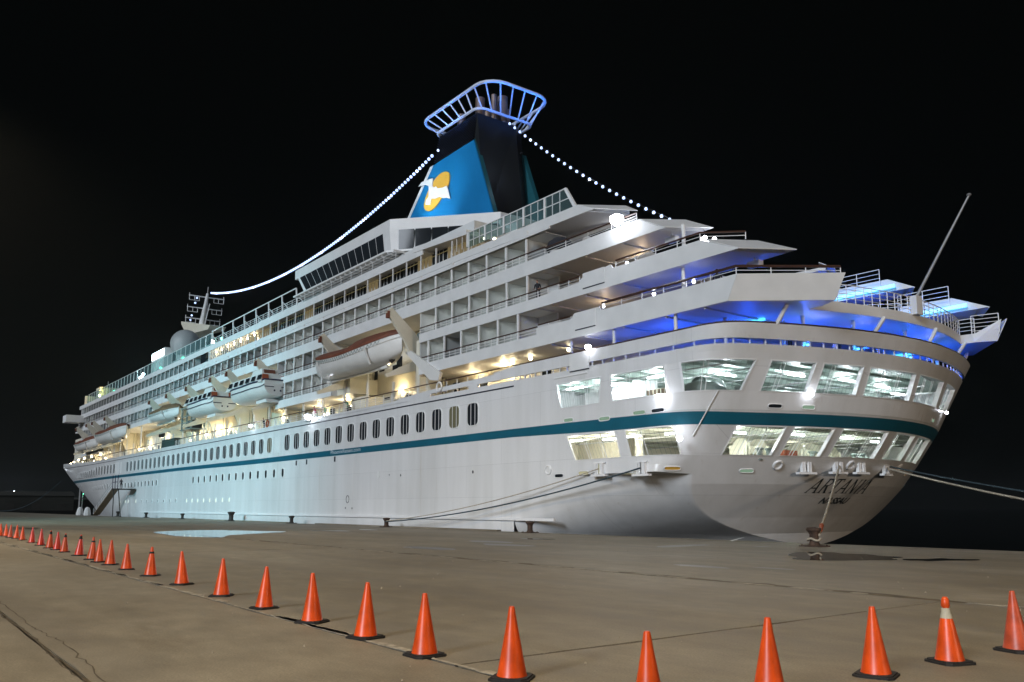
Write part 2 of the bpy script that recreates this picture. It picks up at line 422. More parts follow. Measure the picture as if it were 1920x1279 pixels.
# puddles: still sheets of water in the hollows
m, nt, bq = nodes_of('puddle_water')
bq.inputs['Base Color'].default_value = (0.020, 0.021, 0.020, 1); bq.inputs['Roughness'].default_value = 0.02; bq.inputs['IOR'].default_value = 1.33
bq.inputs['Specular IOR Level'].default_value = 0.32
PUD = m
WET = mat('damp_concrete', (0.055, 0.046, 0.034), 0.35, var=0.4, scale=1.5)
def puddle(pts, material=PUD, z=0.008, name='puddle'):
    me = MB(); n = len(pts); out = []
    for i in range(n):
        p0, p1, p2, p3 = [Vector(pts[(i + k - 1) % n]) for k in range(4)]
        for t in np.linspace(0, 1, 6, endpoint=False):
            q = 0.5 * ((2 * p1) + (-p0 + p2) * t + (2 * p0 - 5 * p1 + 4 * p2 - p3) * t * t + (-p0 + 3 * p1 - 3 * p2 + p3) * t ** 3)
            out.append((q.x, q.y, z))
    me.add(out, [tuple(range(len(out)))])
    o = part(name, me, material, None); o['kind'] = 'structure'; return o
puddle([(-59.9, 15.3), (-54, 14.6), (-50.4, 14.4), (-47.6, 15.6), (-49.5, 16.6), (-51.2, 17.6), (-53.5, 20.4), (-56.0, 22.8), (-59.5, 21.4), (-62.7, 20.1), (-62.2, 17.4)])
puddle([(-57.2, 25.0), (-55.5, 25.6), (-54.4, 26.8), (-55.9, 26.6)])
puddle([(-57.7, 29.2), (-56.6, 28.8), (-55.6, 29.5), (-56.6, 29.7)])
puddle([(-36.5, 27.9), (-35.2, 27.6), (-34.0, 28.2), (-35.3, 28.5)])
puddle([(-26.0, 27.3), (-26.1, 29.2), (-25.4, 29.9), (-25.0, 28.4), (-24.9, 26.4)], WET, .006, 'damp_patch')
puddle([(-19.4, 27.9), (-18.9, 26.6), (-18.3, 25.6), (-17.6, 25.1), (-17.0, 24.0), (-16.2, 24.0), (-15.6, 24.5), (-15.1, 25.6), (-14.7, 26.2), (-15.3, 26.9), (-15.4, 27.8), (-16.3, 27.9), (-17.0, 28.5), (-17.9, 28.2), (-18.6, 28.7)])
puddle([(-14.8, 26.8), (-14.5, 26.3), (-14.1, 26.5), (-13.8, 26.4), (-13.6, 27.2), (-13.1, 27.9), (-13.3, 28.5), (-13.9, 28.1), (-14.3, 28.2), (-14.4, 27.4)], PUD)
puddle([(-80, 9.5), (-76, 9.2), (-74, 10.2), (-77, 11)], WET, .006, 'damp_patch')
for k in range(7):
    xx, yy = random.uniform(-40, -6), random.uniform(17, 33); s = random.uniform(.3, 1.3)
    puddle([(xx + s * 1.6 * math.cos(t) * random.uniform(.6, 1.2), yy + s * .6 * math.sin(t) * random.uniform(.6, 1.2)) for t in np.linspace(0, 2 * PI, 7, endpoint=False)], WET, .005, 'damp_patch')
# harbour water and the far dark shore
WATER = mat('harbour_water', (0.004, 0.007, 0.008), 0.12, var=0.3, scale=0.3, bump=0.9)
b = MB(); b.add([(-1500, EDGE_Y - .6, -2.3), (1500, EDGE_Y - .6, -2.3), (1500, 1800, -2.3), (-1500, 1800, -2.3)], [(0, 1, 2, 3)])
struct('harbour_water', b, WATER)
LAND = mat('night_shore_earth', (0.03, 0.03, 0.024), 0.95, var=0.4, scale=0.05)
b = MB(); rows = []
for yy, hh in ((-900, 0), (-300, 5), (0, 6.5), (45, 7), (120, 6), (300, 5), (600, 3)):
    rows.append([(-560 - abs(hh) * 2, yy, -3), (-560, yy, hh * random.uniform(.7, 1.2)), (-700, yy, hh * 1.4), (-1400, yy, 2)])
b.grid(rows); struct('far_shore', b, LAND)

# ================================================================== THE SHIP
Y0, YC = 36.1, 49.9
HB = YC - Y0
SHIP = thing('cruise_ship', 'white cruise ship with a teal stripe and a blue funnel moored along the quay', 'cruise ship', (-160, YC, 0))

def Xa(z): return float(np.interp(z, [-3, -2, -1, 0, 1, 3, 5, 7, 9.7, 11.6], [-34.6, -34.3, -33.9, -33.4, -32.5, -30.5, -28.9, -27.5, -26.5, -25.7]))
def wz(z): return HB if z > 3.6 else max(.8, 12.6 * (1 - math.exp(-(max(z, -.9) + .95) / 1.55)))
def stern_x(Y, z): return Xa(z) - float(np.interp(z, [6.9, 9.7, 11.6], [4.6, 3.9, 3.5])) * (abs(Y - YC) / HB) ** 1.9
def rad(z): return float(np.interp(z, [3.6, 4.2, 6, 8, 12], [0, 1.2, 1.6, 2.0, 1.7]))
def stern_poly(z, off=0.0):
    """port half outline of the after body at height z, from X=-70 round to the centreline"""
    wd = wz(z); xk = stern_x(YC - wd, z); xs = -50.5 + 2.4 * z
    P = [(X, Y0 + (HB - wd) * max(0, (X - xs) / (xk - xs)) ** 1.7) for X in np.concatenate([np.linspace(-70, -48, 6, endpoint=False), np.linspace(-48, xk, 60)])]
    P += [(stern_x(Y, z), Y) for Y in np.linspace(YC - wd, YC, 90)[1:]]
    P = np.array(P); r = rad(z)
    if r > 0:
        k = 65
        s = np.concatenate([[0], np.cumsum(np.hypot(*np.diff(P, axis=0).T))]); sk = s[k]
        i0 = np.searchsorted(s, sk - r); i1 = np.searchsorted(s, sk + r)
        A, B, C = P[i0], P[k], P[i1]
        t = np.linspace(0, 1, i1 - i0 + 1)[:, None]
        P[i0:i1 + 1] = (1 - t) ** 2 * A + 2 * t * (1 - t) * B + t * t * C
    if off:
        d = np.gradient(P, axis=0); nrm = np.stack([d[:, 1], -d[:, 0]], 1); nrm /= np.linalg.norm(nrm, axis=1)[:, None]
        P = P + nrm * off
    return P
OX = -52.0
def phi_of(X, Y): return math.degrees(math.atan2(X - OX, YC - Y))
_cache = {}
def stern_pt(phi, z, off=0.0):
    key = (round(z, 4), round(off, 4))
    if key not in _cache:
        P = stern_poly(z, off); _cache[key] = (np.degrees(np.arctan2(P[:, 0] - OX, YC - P[:, 1])), P)
    ph, P = _cache[key]
    f = phi if phi <= 90 else 180 - phi
    X = float(np.interp(f, ph, P[:, 0])); Y = float(np.interp(f, ph, P[:, 1]))
    if phi > 90: Y = 2 * YC - Y
    return (X, Y, z)
def stem_x(z): return float(np.interp(z, [-3, 1.65, 8.9, 13.6, 17], [-247, -254, -282, -297, -306]))
def taper_x(z): return float(np.interp(z, [-3, 0, 10, 17], [-140, -150, -186, -200]))
def sheer(X, z): return z + 3.0 * max(0, (-188 - X) / 110) ** 1.5 * max(0, min(1, (z - 2) / 8.0))
def side_pt(X, z, off=0.0):
    xt, xs = taper_x(z), stem_x(z)
    if X > xt: return (X, Y0 - off, z)
    q = min(1, (xt - X) / (xt - xs)); p = float(np.interp(z, [0, 10, 16], [1.65, 2.1, 2.5]))
    return (X, Y0 + HB * q ** p - off, z)
def mir(p): return (p[0], 2 * YC - p[1], p[2])

PH0 = phi_of(-48, Y0)
# --- shell plating
hull = MB()
LV = [-3, -1.2] + [round(v, 4) for v in np.arange(-.9, 3.5, .1)] + [3.55, 3.68, 4.1, 4.6, 6.22, 6.6, 7.1, 8.07, 9.73, 10.15, 10.53]
def bow_col(u, z):     # u: 0 stem .. 1 X=-48 ; the bow columns follow the stem rake
    zz = z
    xs = stem_x(z)
    X = xs + (-48 - xs) * u
    return X
US = list(np.linspace(0, 1, 23)[:-1] ** 1.35 * .56) + list(np.linspace(.56, 1, 22))
def hull_row(z):
    r = []
    for u in US:
        X = bow_col(u, z); zz = sheer(X, z)
        xx = stem_x(zz) + (-48 - stem_x(zz)) * u if X < -190 else X
        p = side_pt(xx, zz); r.append(p)
    return r
for i in range(len(LV) - 1):
    A, B = hull_row(LV[i]), hull_row(LV[i + 1])
    hull.grid([A, B]); hull.grid([[mir(p) for p in A], [mir(p) for p in B]])
# openings of the mooring decks in the stern, given as angles (lower-left, lower-right, upper-right, upper-left)
def A2(pts):
    return [phi_of(*p) for p in pts]
def SQ(ya, yb, z0, z1): return ((stern_x(ya, z0), ya), (stern_x(yb, z0), yb), (stern_x(yb, z1), yb), (stern_x(ya, z1), ya))
BANDS = {
 (4.6, 6.22): [((-41.47, Y0), (-37.25, Y0), (-37.77, Y0), (-42.3, Y0)), ((-36.45, Y0), (-32.3, 36.35), (-32.9, Y0), (-36.95, Y0))]
    + [SQ(a, b_, 4.6, 6.22) for a, b_ in ((39.05, 41.95), (42.4, 45.2), (45.75, 50.0), (50.9, 53.9), (54.6, 58.4))],
 (8.07, 9.73): [((-42.9, Y0), (-39.15, Y0), (-38.95, Y0), (-43.3, Y0)), ((-38.0, Y0), (-33.3, Y0), (-33.5, Y0), (-38.1, Y0)), ((-32.2, 36.15), (-30.05, 38.5), (-29.5, 38.9), (-32.5, 36.15))]
    + [SQ(a, b_, 8.07, 9.73) for a, b_ in ((39.5, 42.3), (42.75, 45.7), (46.2, 50.8), (51.25, 55.5), (56.3, 59.8))]}
base_ph = list(np.arange(PH0, 90.01, (90 - PH0) / 72)); base_ph = base_ph + [180 - p for p in base_ph[::-1][1:]]
OPENINGS = []
for i in range(len(LV) - 1):
    z0, z1 = LV[i], LV[i + 1]
    if (z0, z1) in BANDS:
        edges = [(PH0, PH0)]
        for q in BANDS[(z0, z1)]:
            bl, br, tr, tl = A2(q); edges += [(bl, tl), (br, tr)]; OPENINGS.append((z0, z1, bl, br, tr, tl))
        edges.append((180 - PH0, 180 - PH0))
        for k in range(0, len(edges), 2):
            (a0, a1), (b0, b1) = edges[k], edges[k + 1]
            n = max(2, int((b0 - a0) / .9))
            hull.grid([[stern_pt(a0 + (b0 - a0) * t, z0) for t in np.linspace(0, 1, n)], [stern_pt(a1 + (b1 - a1) * t, z1) for t in np.linspace(0, 1, n)]])
    elif z1 <= 4.61:
        R_ = []
        for z in (z0, z1):
            q = [(p[0], p[1], z) for p in stern_poly(z)[6:]]; R_.append(q + [mir(p) for p in q[::-1][1:]])
        hull.grid(R_)
    else:
        hull.grid([[stern_pt(p, z0) for p in base_ph], [stern_pt(p, z1) for p in base_ph]])
HULLO = part('hull', hull, HULL, SHIP, 50)
# pieces laid on the shell: stripe, rubbing strake, deck edge moulding
def shell_strip(name, mats, zlo, zhi, off, x0=-284, stern=True, thick=0.03, ph1=180, stem=True):
    me = MB(); lo, hi = [], []
    for X in np.concatenate([np.linspace(x0, -190, 40, endpoint=False), np.linspace(-190, -48, 40)]):
        for L, zf in ((lo, zlo), (hi, zhi)):
            z = sheer(X, zf(X)); xs = stem_x(z)
            L.append(side_pt(max(X, xs + .01), z, off))
    if stern:
        for p in np.arange(PH0 + .2, ph1, .8):
            X = stern_pt(p, 7)[0]
            lo.append(stern_pt(p, zlo(X), off)); hi.append(stern_pt(p, zhi(X), off))
    me.grid([lo, hi])
    return part(name, me, mats, SHIP, 30)
zst_lo = lambda X: float(np.interp(X, [-129, -100, -48, -38, -30], [6.85, 6.62, 6.52, 6.28, 6.26]))
zst_hi = lambda X: float(np.interp(X, [-129, -100, -48, -38, -30], [7.32, 7.18, 7.10, 7.05, 6.93]))
shell_strip('hull_stripe', TEAL, zst_lo, zst_hi, 0.018)
shell_strip('deck_edge_line', DARKL, lambda X: 10.10, lambda X: 10.20, 0.02, stern=False)
b = MB(); b.box(-150, -43.5, Y0 - 0.16, Y0 + 0.02, 0.72, 0.9); b.box(-43.5, -40.2, Y0 - .06, Y0 + .02, 10.1, 10.2); part('rubbing_strake', b, WHITE2, SHIP)
b = MB(); b.tube([stern_pt(phi_of(-30.9, 37.4), 8.06, .06), stern_pt(phi_of(-31.6, 37.2), 6.9, .06), stern_pt(phi_of(-32.4, 37.0), 5.6, .05)], .035); part('stern_pipe', b, WHITE2, SHIP)

# frames of the stern openings with their mullion tubes
for z0, z1, bl, br, tr, tl in OPENINGS:
    me = MB(); n = 14
    def ring(off, dz, da):
        r = []
        for t in np.linspace(0, 1, n): r.append(stern_pt(bl + da + (br - bl - 2 * da) * t, z0 + dz, off))
        for t in np.linspace(0, 1, 5)[1:-1]: r.append(stern_pt(br - da + (tr - br) * t, z0 + dz + (z1 - z0 - 2 * dz) * t, off))
        for t in np.linspace(0, 1, n): r.append(stern_pt(tr - da + (tl - tr + 2 * da) * t, z1 - dz, off))
        for t in np.linspace(0, 1, 5)[1:-1]: r.append(stern_pt(tl + da + (bl - tl) * t, z1 - dz + (z0 - z1 + 2 * dz) * t, off))
        r.append(r[0]); return r
    me.grid([ring(.02, -.03, -.12), ring(.035, .03, .12), ring(-.28, .03, .12), ring(-.28, -.1, -.4)])
    fr = part('stern_window_frame', me, WHITE2, SHIP, 40)
    wdeg = br - bl
    pos = [.3] if wdeg < 8 else [.34, .67]
    if wdeg > 13: pos = [.36, .68]
    for f in pos:
        me = MB()
        for dd in (0, .55):
            me.tube([stern_pt(bl + (br - bl) * f + dd, z0 + .03, -.3), stern_pt(tl + (tr - tl) * f + dd, z1 - .03, -.3)], .022, 5)
        part('mullion', me, WHITE2, fr)
    # fine guard wires behind the opening
    me = MB()
    k = int(wdeg / .62)
    for q in range(1, k):
        f = q / k
        me.tube([stern_pt(bl + (br - bl) * f, z0 + .03, -.34), stern_pt(tl + (tr - tl) * f, z1 - .03, -.34)], .008, 4)
    part('guard_wire', me, MESHG, fr)

# mooring-deck interiors behind the stern openings
def interior(zf, zc, wallx, wall_m, ceil_m):
    me = MB(); ph = list(np.arange(PH0 + 1, 164, 3))
    ring = [stern_pt(p, zf, -.45) for p in ph]
    n = len(ring)
    me.add([(p[0], p[1], zf) for p in ring], [tuple(range(n))]); part('mooring_deck_floor', me, MESHG, SHIP)
    me = MB(); me.add([(p[0], p[1], zc) for p in ring], [tuple(range(n))[::-1]]); part('mooring_deck_ceiling', me, ceil_m, SHIP)
    me = MB(); me.box(wallx - .2, wallx, Y0 + .3, 2 * YC - Y0 - .3, zf, zc); part('mooring_deck_bulkhead', me, wall_m, SHIP)
    # ceiling girders and pipes
    for i, X in enumerate(np.arange(wallx + 1.2, -28.5, 1.25)):
        me = MB(); ya = next((y for y in np.arange(Y0 + .4, YC, .3) if stern_x(y, 7) - .9 > X), YC)
        me.box(X - .05, X + .05, ya, 2 * YC - ya, zc - (.30 if i % 3 == 0 else .16), zc - .001)
        part('ceiling_girder', me, ceil_m, SHIP)
    for Y in (38.4, 41, 44.5, 48.5, 52.5, 56.5, 60.2):
        xe = min(stern_x(Y, zf) - .7, -29)
        me = MB(); me.tube([(wallx, Y, zc - .36), (xe, Y, zc - .36)], .05); part('ceiling_pipe', me, WHITE2, SHIP)
CEILU = mat('mooring_ceiling_green', (0.42, 0.50, 0.45), 0.5, var=0.08)
CEILL = mat('mooring_ceiling_cream', (0.60, 0.60, 0.50), 0.5, var=0.08)
interior(4.35, 6.5, -47, CREAM, CEILL)
interior(7.85, 10.1, -47, WHITE, CEILU)
def fluo(X, Y, z, along='x', L=1.4, p=45, col=(0.90, 0.97, 1.0)):
    me = MB()
    if along == 'x': me.box(X - L / 2, X + L / 2, Y - .09, Y + .09, z, z + .09)
    else: me.box(X - .09, X + .09, Y - L / 2, Y + L / 2, z, z + .09)
    part('fluorescent_lamp', me, E_TUBE, SHIP)
    point('fluorescent_light', (X, Y, z - .22), p * 6.0, col, .25)
for X, Y in ((-43.6, 38.0), (-41, 39.0), (-36.5, 38.6), (-33.5, 41.5), (-31, 45), (-30.4, 49.5), (-30.6, 54), (-32, 58.5), (-38, 45), (-38, 54)):
    fluo(X, Y, 9.62, 'y' if X > -34 else 'x', 1.6, 42, (0.84, 0.95, 1.0))
for X, Y in ((-43.4, 37.8), (-38.6, 38.4), (-41, 38.8), (-35.5, 38.8), (-32.8, 41.5), (-31.5, 45.5), (-31.2, 50.5), (-31.8, 55), (-38, 46), (-38, 55)):
    fluo(X, Y, 6.02, 'y' if X > -34 else 'x', 1.3, 34, (1.0, 0.95, 0.78) if X < -34 else (0.86, 1.0, 0.95))
# machinery: lockers, slatted crates, winch drums, partition walls, bollard posts
def inbox(name, x0, x1, y0, y1, z0, z1, m): me = MB(); me.box(x0, x1, y0, y1, z0, z1); return part(name, me, m, SHIP)
inbox('locker', -42.6, -41.0, 38.0, 39.2, 7.86, 9.2, WHITE)
lk = inbox('slatted_crate', -37.5, -34.7, 38.6, 40.0, 7.86, 8.9, CREAM)
for k in range(9):
    me = MB(); me.box(-37.4 + k * .31, -37.25 + k * .31, 38.52, 38.6, 7.9, 8.86); part('slat', me, DECKW, lk)
inbox('partition', -47, -40.5, 41.2, 41.3, 4.36, 6.5, CREAM); inbox('partition', -39, -37.6, 37.6, 37.7, 4.36, 5.9, CREAM)
inbox('partition', -45, -38.5, 40.6, 40.7, 7.86, 10.1, WHITE)
inbox('control_cabinet', -33.4, -32.4, 47.2, 48.3, 7.86, 9.0, WHITE); inbox('control_cabinet', -34, -33, 57.2, 58.6, 7.86, 8.9, WHITE)
for X, Y, z in ((-31.5, 42.2, 4.36), (-31.6, 47.6, 4.36), (-31.2, 51.6, 4.36), (-33, 55.8, 4.36), (-31.6, 40.6, 7.86), (-30.8, 46.5, 7.86), (-31, 53, 7.86)):
    me = MB()
    for dx in (-.45, .45):
        me.lathe([(.22, 0), (.2, .1), (.17, .15), (.17, .6), (.25, .66), (.25, .74)], (X, Y + dx, z), 12)
    me.box(X - .35, X + .35, Y - .9, Y + .9, z, z + .08); part('deck_bollard', me, MESHG, SHIP)
for X, Y, z in ((-34.2, 44.3, 4.36), (-34.5, 50.5, 4.36), (-34, 40.3, 7.86), (-35, 53.5, 4.36)):
    me = MB(); pr = [(.7, -.9), (.75, -.8), (.3, -.75), (.3, .75), (.75, .8), (.7, .9)]
    vs = []
    for r_, yy in pr:
        for k in range(14): t = 2 * PI * k / 14; vs.append((X + r_ * math.cos(t), Y + yy, z + .85 + r_ * math.sin(t)))
    me.add(vs, [(i * 14 + k, i * 14 + (k + 1) % 14, (i + 1) * 14 + (k + 1) % 14, (i + 1) * 14 + k) for i in range(5) for k in range(14)])
    me.box(X - .6, X + .6, Y - 1.2, Y - 1, z, z + 1.1); me.box(X - .6, X + .6, Y + 1, Y + 1.2, z, z + 1.1)
    part('mooring_winch', me, MESHG if z > 5 else CREAM, SHIP, 40)
inbox('red_chest', -31.6, -30.9, 43.4, 44.6, 4.36, 5.0, ORANGE)
# curtain of grey covers over gear behind the third upper opening
me = MB(); me.lathe([(1.6, 0), (1.7, .3), (1.5, .75), (1.0, 1.05), (.3, 1.2), (.02, 1.22)], (-33.6, 39.2, 7.86), 16); part('winch_cover', me, MESHG, SHIP, 40)

# small fittings on the shell
def fitting_ring(phi, z, R, name='fairlead_ring', sx=1.0):
    c0 = Vector(stern_pt(phi, z, .03)); t = (Vector(stern_pt(phi + .3, z, .03)) - Vector(stern_pt(phi - .3, z, .03))).normalized()
    up = (Vector(stern_pt(phi, z + .15, .03)) - Vector(stern_pt(phi, z - .15, .03))).normalized()
    me = MB(); me.tube([c0 + t * (R * sx * math.cos(a)) + up * (R * math.sin(a)) for a in np.linspace(0, 2 * PI, 20, endpoint=False)], .075, 6, 0, True)
    o = part(name, me, WHITE2, SHIP, 50)
    me = MB(); me.add([c0 - Vector((0, 0, 0)) + t * (R * sx * .8 * math.cos(a)) + up * (R * .8 * math.sin(a)) for a in np.linspace(0, 2 * PI, 16, endpoint=False)], [tuple(range(16))])
    part('plug', me, WHITE, o)
def side_phi(X): return phi_of(X, Y0)
for p, z in ((side_phi(-44.2), 4.09), (phi_of(-31.0, 42.7), 4.09), (phi_of(-29.6, 48.1), 4.2), (phi_of(-30.1, 54.6), 4.2)): fitting_ring(p, z, .27)
def oval(phi, z, L, H, m, name='scupper_port'):
    c0 = Vector(stern_pt(phi, z, .02)); t = (Vector(stern_pt(phi + .3, z, .02)) - Vector(stern_pt(phi - .3, z, .02))).normalized()
    up = (Vector(stern_pt(phi, z + .1, .02)) - Vector(stern_pt(phi, z - .1, .02))).normalized()
    pts = []
    for a in np.linspace(0, 2 * PI, 20, endpoint=False):
        sx = math.copysign(abs(math.cos(a)) ** .5, math.cos(a)); sy = math.copysign(abs(math.sin(a)) ** .5, math.sin(a))
        pts.append(c0 + t * (L / 2 * sx) + up * (H / 2 * sy))
    me = MB(); me.add(pts, [tuple(range(20))]); o = part(name, me, m, SHIP)
    me = MB(); me.tube([p + (p - c0) * .08 for p in pts], .03, 5, 0, True); part('port_frame', me, WHITE2, o, 60)
E_SC1 = emis('scupper_glow_green', (.5, .8, .55), .35); E_SC2 = emis('scupper_glow_cream', (.9, .85, .5), .45)
for X, z, m_, L in ((-42.1, 7.24, E_SC1, .85), (-38.7, 7.06, E_SC1, .9), (-35.7, 7.17, E_SC1, .95), (-34.2, 7.17, DARKG, .95), (-43.1, 3.67, DARKG, .8), (-40.7, 3.77, E_SC2, .9), (-36.5, 3.61, E_SC2, 1.1), (-32.8, 3.85, YELLOW, .9)): oval(side_phi(X), z, L, .24, m_)
for X, Y, z, m_, L in ((-31.9, 41.0, 3.74, E_SC1, .85), (-31.2, 57.4, 3.86, YELLOW, .5), (-29.6, 40.7, 7.3, DARKG, .8), (-28.8, 42.7, 7.3, E_SC1, .8), (-28.4, 55.9, 7.3, E_SC1, .7)): oval(phi_of(X, Y), z, L, .24, m_)
def fairlead(phi, z):
    c0 = Vector(stern_pt(phi, z, 0)); t = (Vector(stern_pt(phi + .3, z, 0)) - Vector(stern_pt(phi - .3, z, 0))).normalized(); n = Vector((t.y, -t.x, 0)); up = Vector((0, 0, 1))
    def bx(me, a0, a1, b0, b1, c0_, c1):
        vs = [c0 + t * a + n * bb + up * cc for cc in (c0_, c1) for a, bb in ((a0, b0), (a1, b0), (a1, b1), (a0, b1))]
        me.add(vs, [(0, 3, 2, 1), (4, 5, 6, 7), (0, 1, 5, 4), (1, 2, 6, 5), (2, 3, 7, 6), (3, 0, 4, 7)])
    me = MB(); bx(me, -.66, .66, -.05, .26, -.47, -.34); bx(me, -.5, .5, -.05, .14, .34, .42)
    bx(me, -.34, -.22, -.03, .2, -.34, .34); bx(me, .22, .34, -.03, .2, -.34, .34)
    o = part('fairlead', me, WHITE2, SHIP)
    me = MB(); bx(me, -.2, .2, -.02, .03, -.3, .3); part('fairlead_hole', me, E_SC2 if phi < 50 else WHITE, o)
    me = MB()
    for a in (-.13, .13): me.lathe([(.09, -.32), (.07, -.2), (.07, .2), (.09, .32)], c0 + t * a + n * .14, 10)
    part('roller', me, WHITE2, o, 50)
    return c0 + n * .2
FL = {}
for k, (p, z) in dict(s1=(side_phi(-39.1), 3.98), s2=(side_phi(-35.5), 3.9), t1=(phi_of(-30.5, 44.6), 4.04), t2=(phi_of(-29.9, 47.0), 4.1), t3=(phi_of(-29.7, 49.1), 4.12), t4=(phi_of(-29.8, 52.2), 4.1)).items():
    FL[k] = fairlead(p, z)
# draught marks, sea valves and vents on the port side
for X, z, s in ((-68.0, 4.48, .5), (-64.0, 4.31, .14), (-53.1, 4.24, .17), (-74.4, 1.55, .12), (-73.0, 1.52, .13), (-66, 4.4, .08)):
    me = MB(); me.lathe([(s * .5, 0), (s * .5, .02)], (0, 0, 0), 12); me.v = [(X + v[0], Y0 - .012 - v[2], z + v[1] * 1.4) for v in me.v]
    part('shell_vent', me, DARKL if s < .3 else WALLG, SHIP)
me = MB(); me.tube([(-74 + .3 * math.cos(a), Y0 - .01, 2.36 + .34 * math.sin(a)) for a in np.linspace(0, 2 * PI, 16, endpoint=False)], .03, 5, 0, True); part('thruster_mark', me, LETTER, SHIP)
for X in (-77, -83.7, -86.4): 
    me = MB(); me.box(X - .12, X + .12, Y0 - .05, Y0 + .01, 6.0, 6.5); part('shell_bracket', me, DARKL, SHIP)
# vertical weld seams of the shell plates
for X in np.arange(-160, -49, 12.4):
    me = MB(); me.box(X, X + .035, Y0 - .012, Y0 + .01, 1.0, 6.2); part('shell_seam', me, HULL, SHIP)

# --- portholes and cabin windows in the shell
def rr_outline(wd, ht, r, n=4):
    pts = []
    for cx, cz, a0 in ((wd / 2 - r, ht / 2 - r, 0), (-wd / 2 + r, ht / 2 - r, 90), (-wd / 2 + r, -ht / 2 + r, 180), (wd / 2 - r, -ht / 2 + r, 270)):
        for k in range(n + 1):
            a = math.radians(a0 + 90 * k / n); pts.append((cx + r * math.cos(a), cz + r * math.sin(a)))
    return pts
def window_meshes(wd, ht, r, bars, tagname):
    o = rr_outline(wd, ht, r); oi = rr_outline(wd - .1, ht - .1, max(.02, r - .05)); oo = rr_outline(wd + .12, ht + .12, r + .06); n = len(o)
    f = MB(); f.grid([[(p[0], 0.0, p[1]) for p in oo + oo[:1]], [(p[0], -.05, p[1]) for p in o + o[:1]], [(p[0], -.05, p[1]) for p in oi + oi[:1]], [(p[0], -.008, p[1]) for p in oi + oi[:1]]])
    p = MB(); p.add([(q[0], -.012, q[1]) for q in oi], [tuple(range(n))])
    bm = MB()
    for t in bars: bm.box(t * wd - .026, t * wd + .026, -.04, -.013, -ht / 2 + .04, ht / 2 - .04)
    return f.mesh('window_frame_' + tagname, WALLG, 40), {k: p.mesh('pane_' + tagname + k, m_) for k, m_ in (('d', DARKG), ('l', E_WIN), ('w', E_PORT))}, (bm.mesh('window_bar_' + tagname, WHITE2) if bars else None)
BIG = window_meshes(1.5, 1.78, .42, (-.17, .2), 'big')
LOW = window_meshes(.72, 1.0, .3, (), 'low')
PORT = window_meshes(.42, .62, .2, (), 'port')
def put_window(ms, X, z, kind='d', name='cabin_window'):
    zz = sheer(X, z); p = side_pt(X, zz, .004); q = side_pt(X + .5, zz); ang = math.atan2(q[1] - p[1] - .004, q[0] - p[0])
    o = link(name, ms[0], SHIP, p, (0, 0, ang))
    child_local('window_pane', ms[1][kind], o)
    if ms[2]: child_local('window_bars', ms[2], o)
X = -53.15; k = 0; pitch = 2.565
while X > -214:
    if not (-93.0 < X < -90.6) and not (-171 < X < -163) :
        put_window(BIG, X, 8.58 + (0 if X > -150 else .05), 'l' if k in (1, 15, 16) else 'd')
    X -= pitch; k += 1
for X in np.arange(-90, -124, -2.48): put_window(LOW, X, 5.33, 'd')
for X in np.arange(-141.3, -164, -2.25): put_window(LOW, X, 5.36, 'd')
for X in np.arange(-176, -196, -2.6): put_window(LOW, X, 5.5, 'd')
for X in np.arange(-107, -126, -2.55): put_window(PORT, X, 2.5, 'w', 'porthole')
for X in (-165.6, -160.9, -158.8, -153.5): put_window(PORT, X, 2.55, 'w', 'porthole')
for X in np.arange(-130, -151, -3.3): put_window(PORT, X, 2.5, 'd', 'porthole')
# hatch doors in the shell
for X, z, a, c in ((-91.9, 8.5, .8, .9), (-168.7, 8.6, 1.2, 1.1), (-166, 8.6, .5, 1.0)):
    me = MB(); me.box(X - a, X + a, Y0 - .03, Y0 + .02, z - c, z + c); part('shell_door', me, WHITE, SHIP)

# website lettering on the stripe, and the name on the transom
def text_mesh(txt, size, shear=0.0, bold=0.0):
    c = bpy.data.curves.new(txt, 'FONT'); c.body = txt; c.size = size; c.shear = shear; c.offset = bold; c.fill_mode = 'FRONT'; c.resolution_u = 3
    o = bpy.data.objects.new(txt, c); COL.objects.link(o)
    me = bpy.data.meshes.new_from_object(o.evaluated_get(bpy.context.evaluated_depsgraph_get()))
    bpy.data.objects.remove(o)
    vs = [tuple(v.co[:2]) for v in me.vertices]; fs = [tuple(p.vertices) for p in me.polygons]
    return vs, fs
vs, fs = text_mesh('PhoenixReisen.com', .55)
L = max(v[0] for v in vs)
me = MB(); me.add([(-78.0 + v[0] / L * 6.4, Y0 - .024, 6.76 + v[1] * .95 + (v[0] / L) * .0) for v in vs], fs); part('website_lettering', me, LETW, SHIP)
def on_transom(u, v, off=.045):          # u metres to starboard of Y=45.5 along the plate, v height
    Y = 45.5 + u; return (stern_x(Y, v) + off, Y, v)
def stroke(me, a, b_, wd):
    a, b_ = Vector(a), Vector(b_); me.append((a, b_, wd))
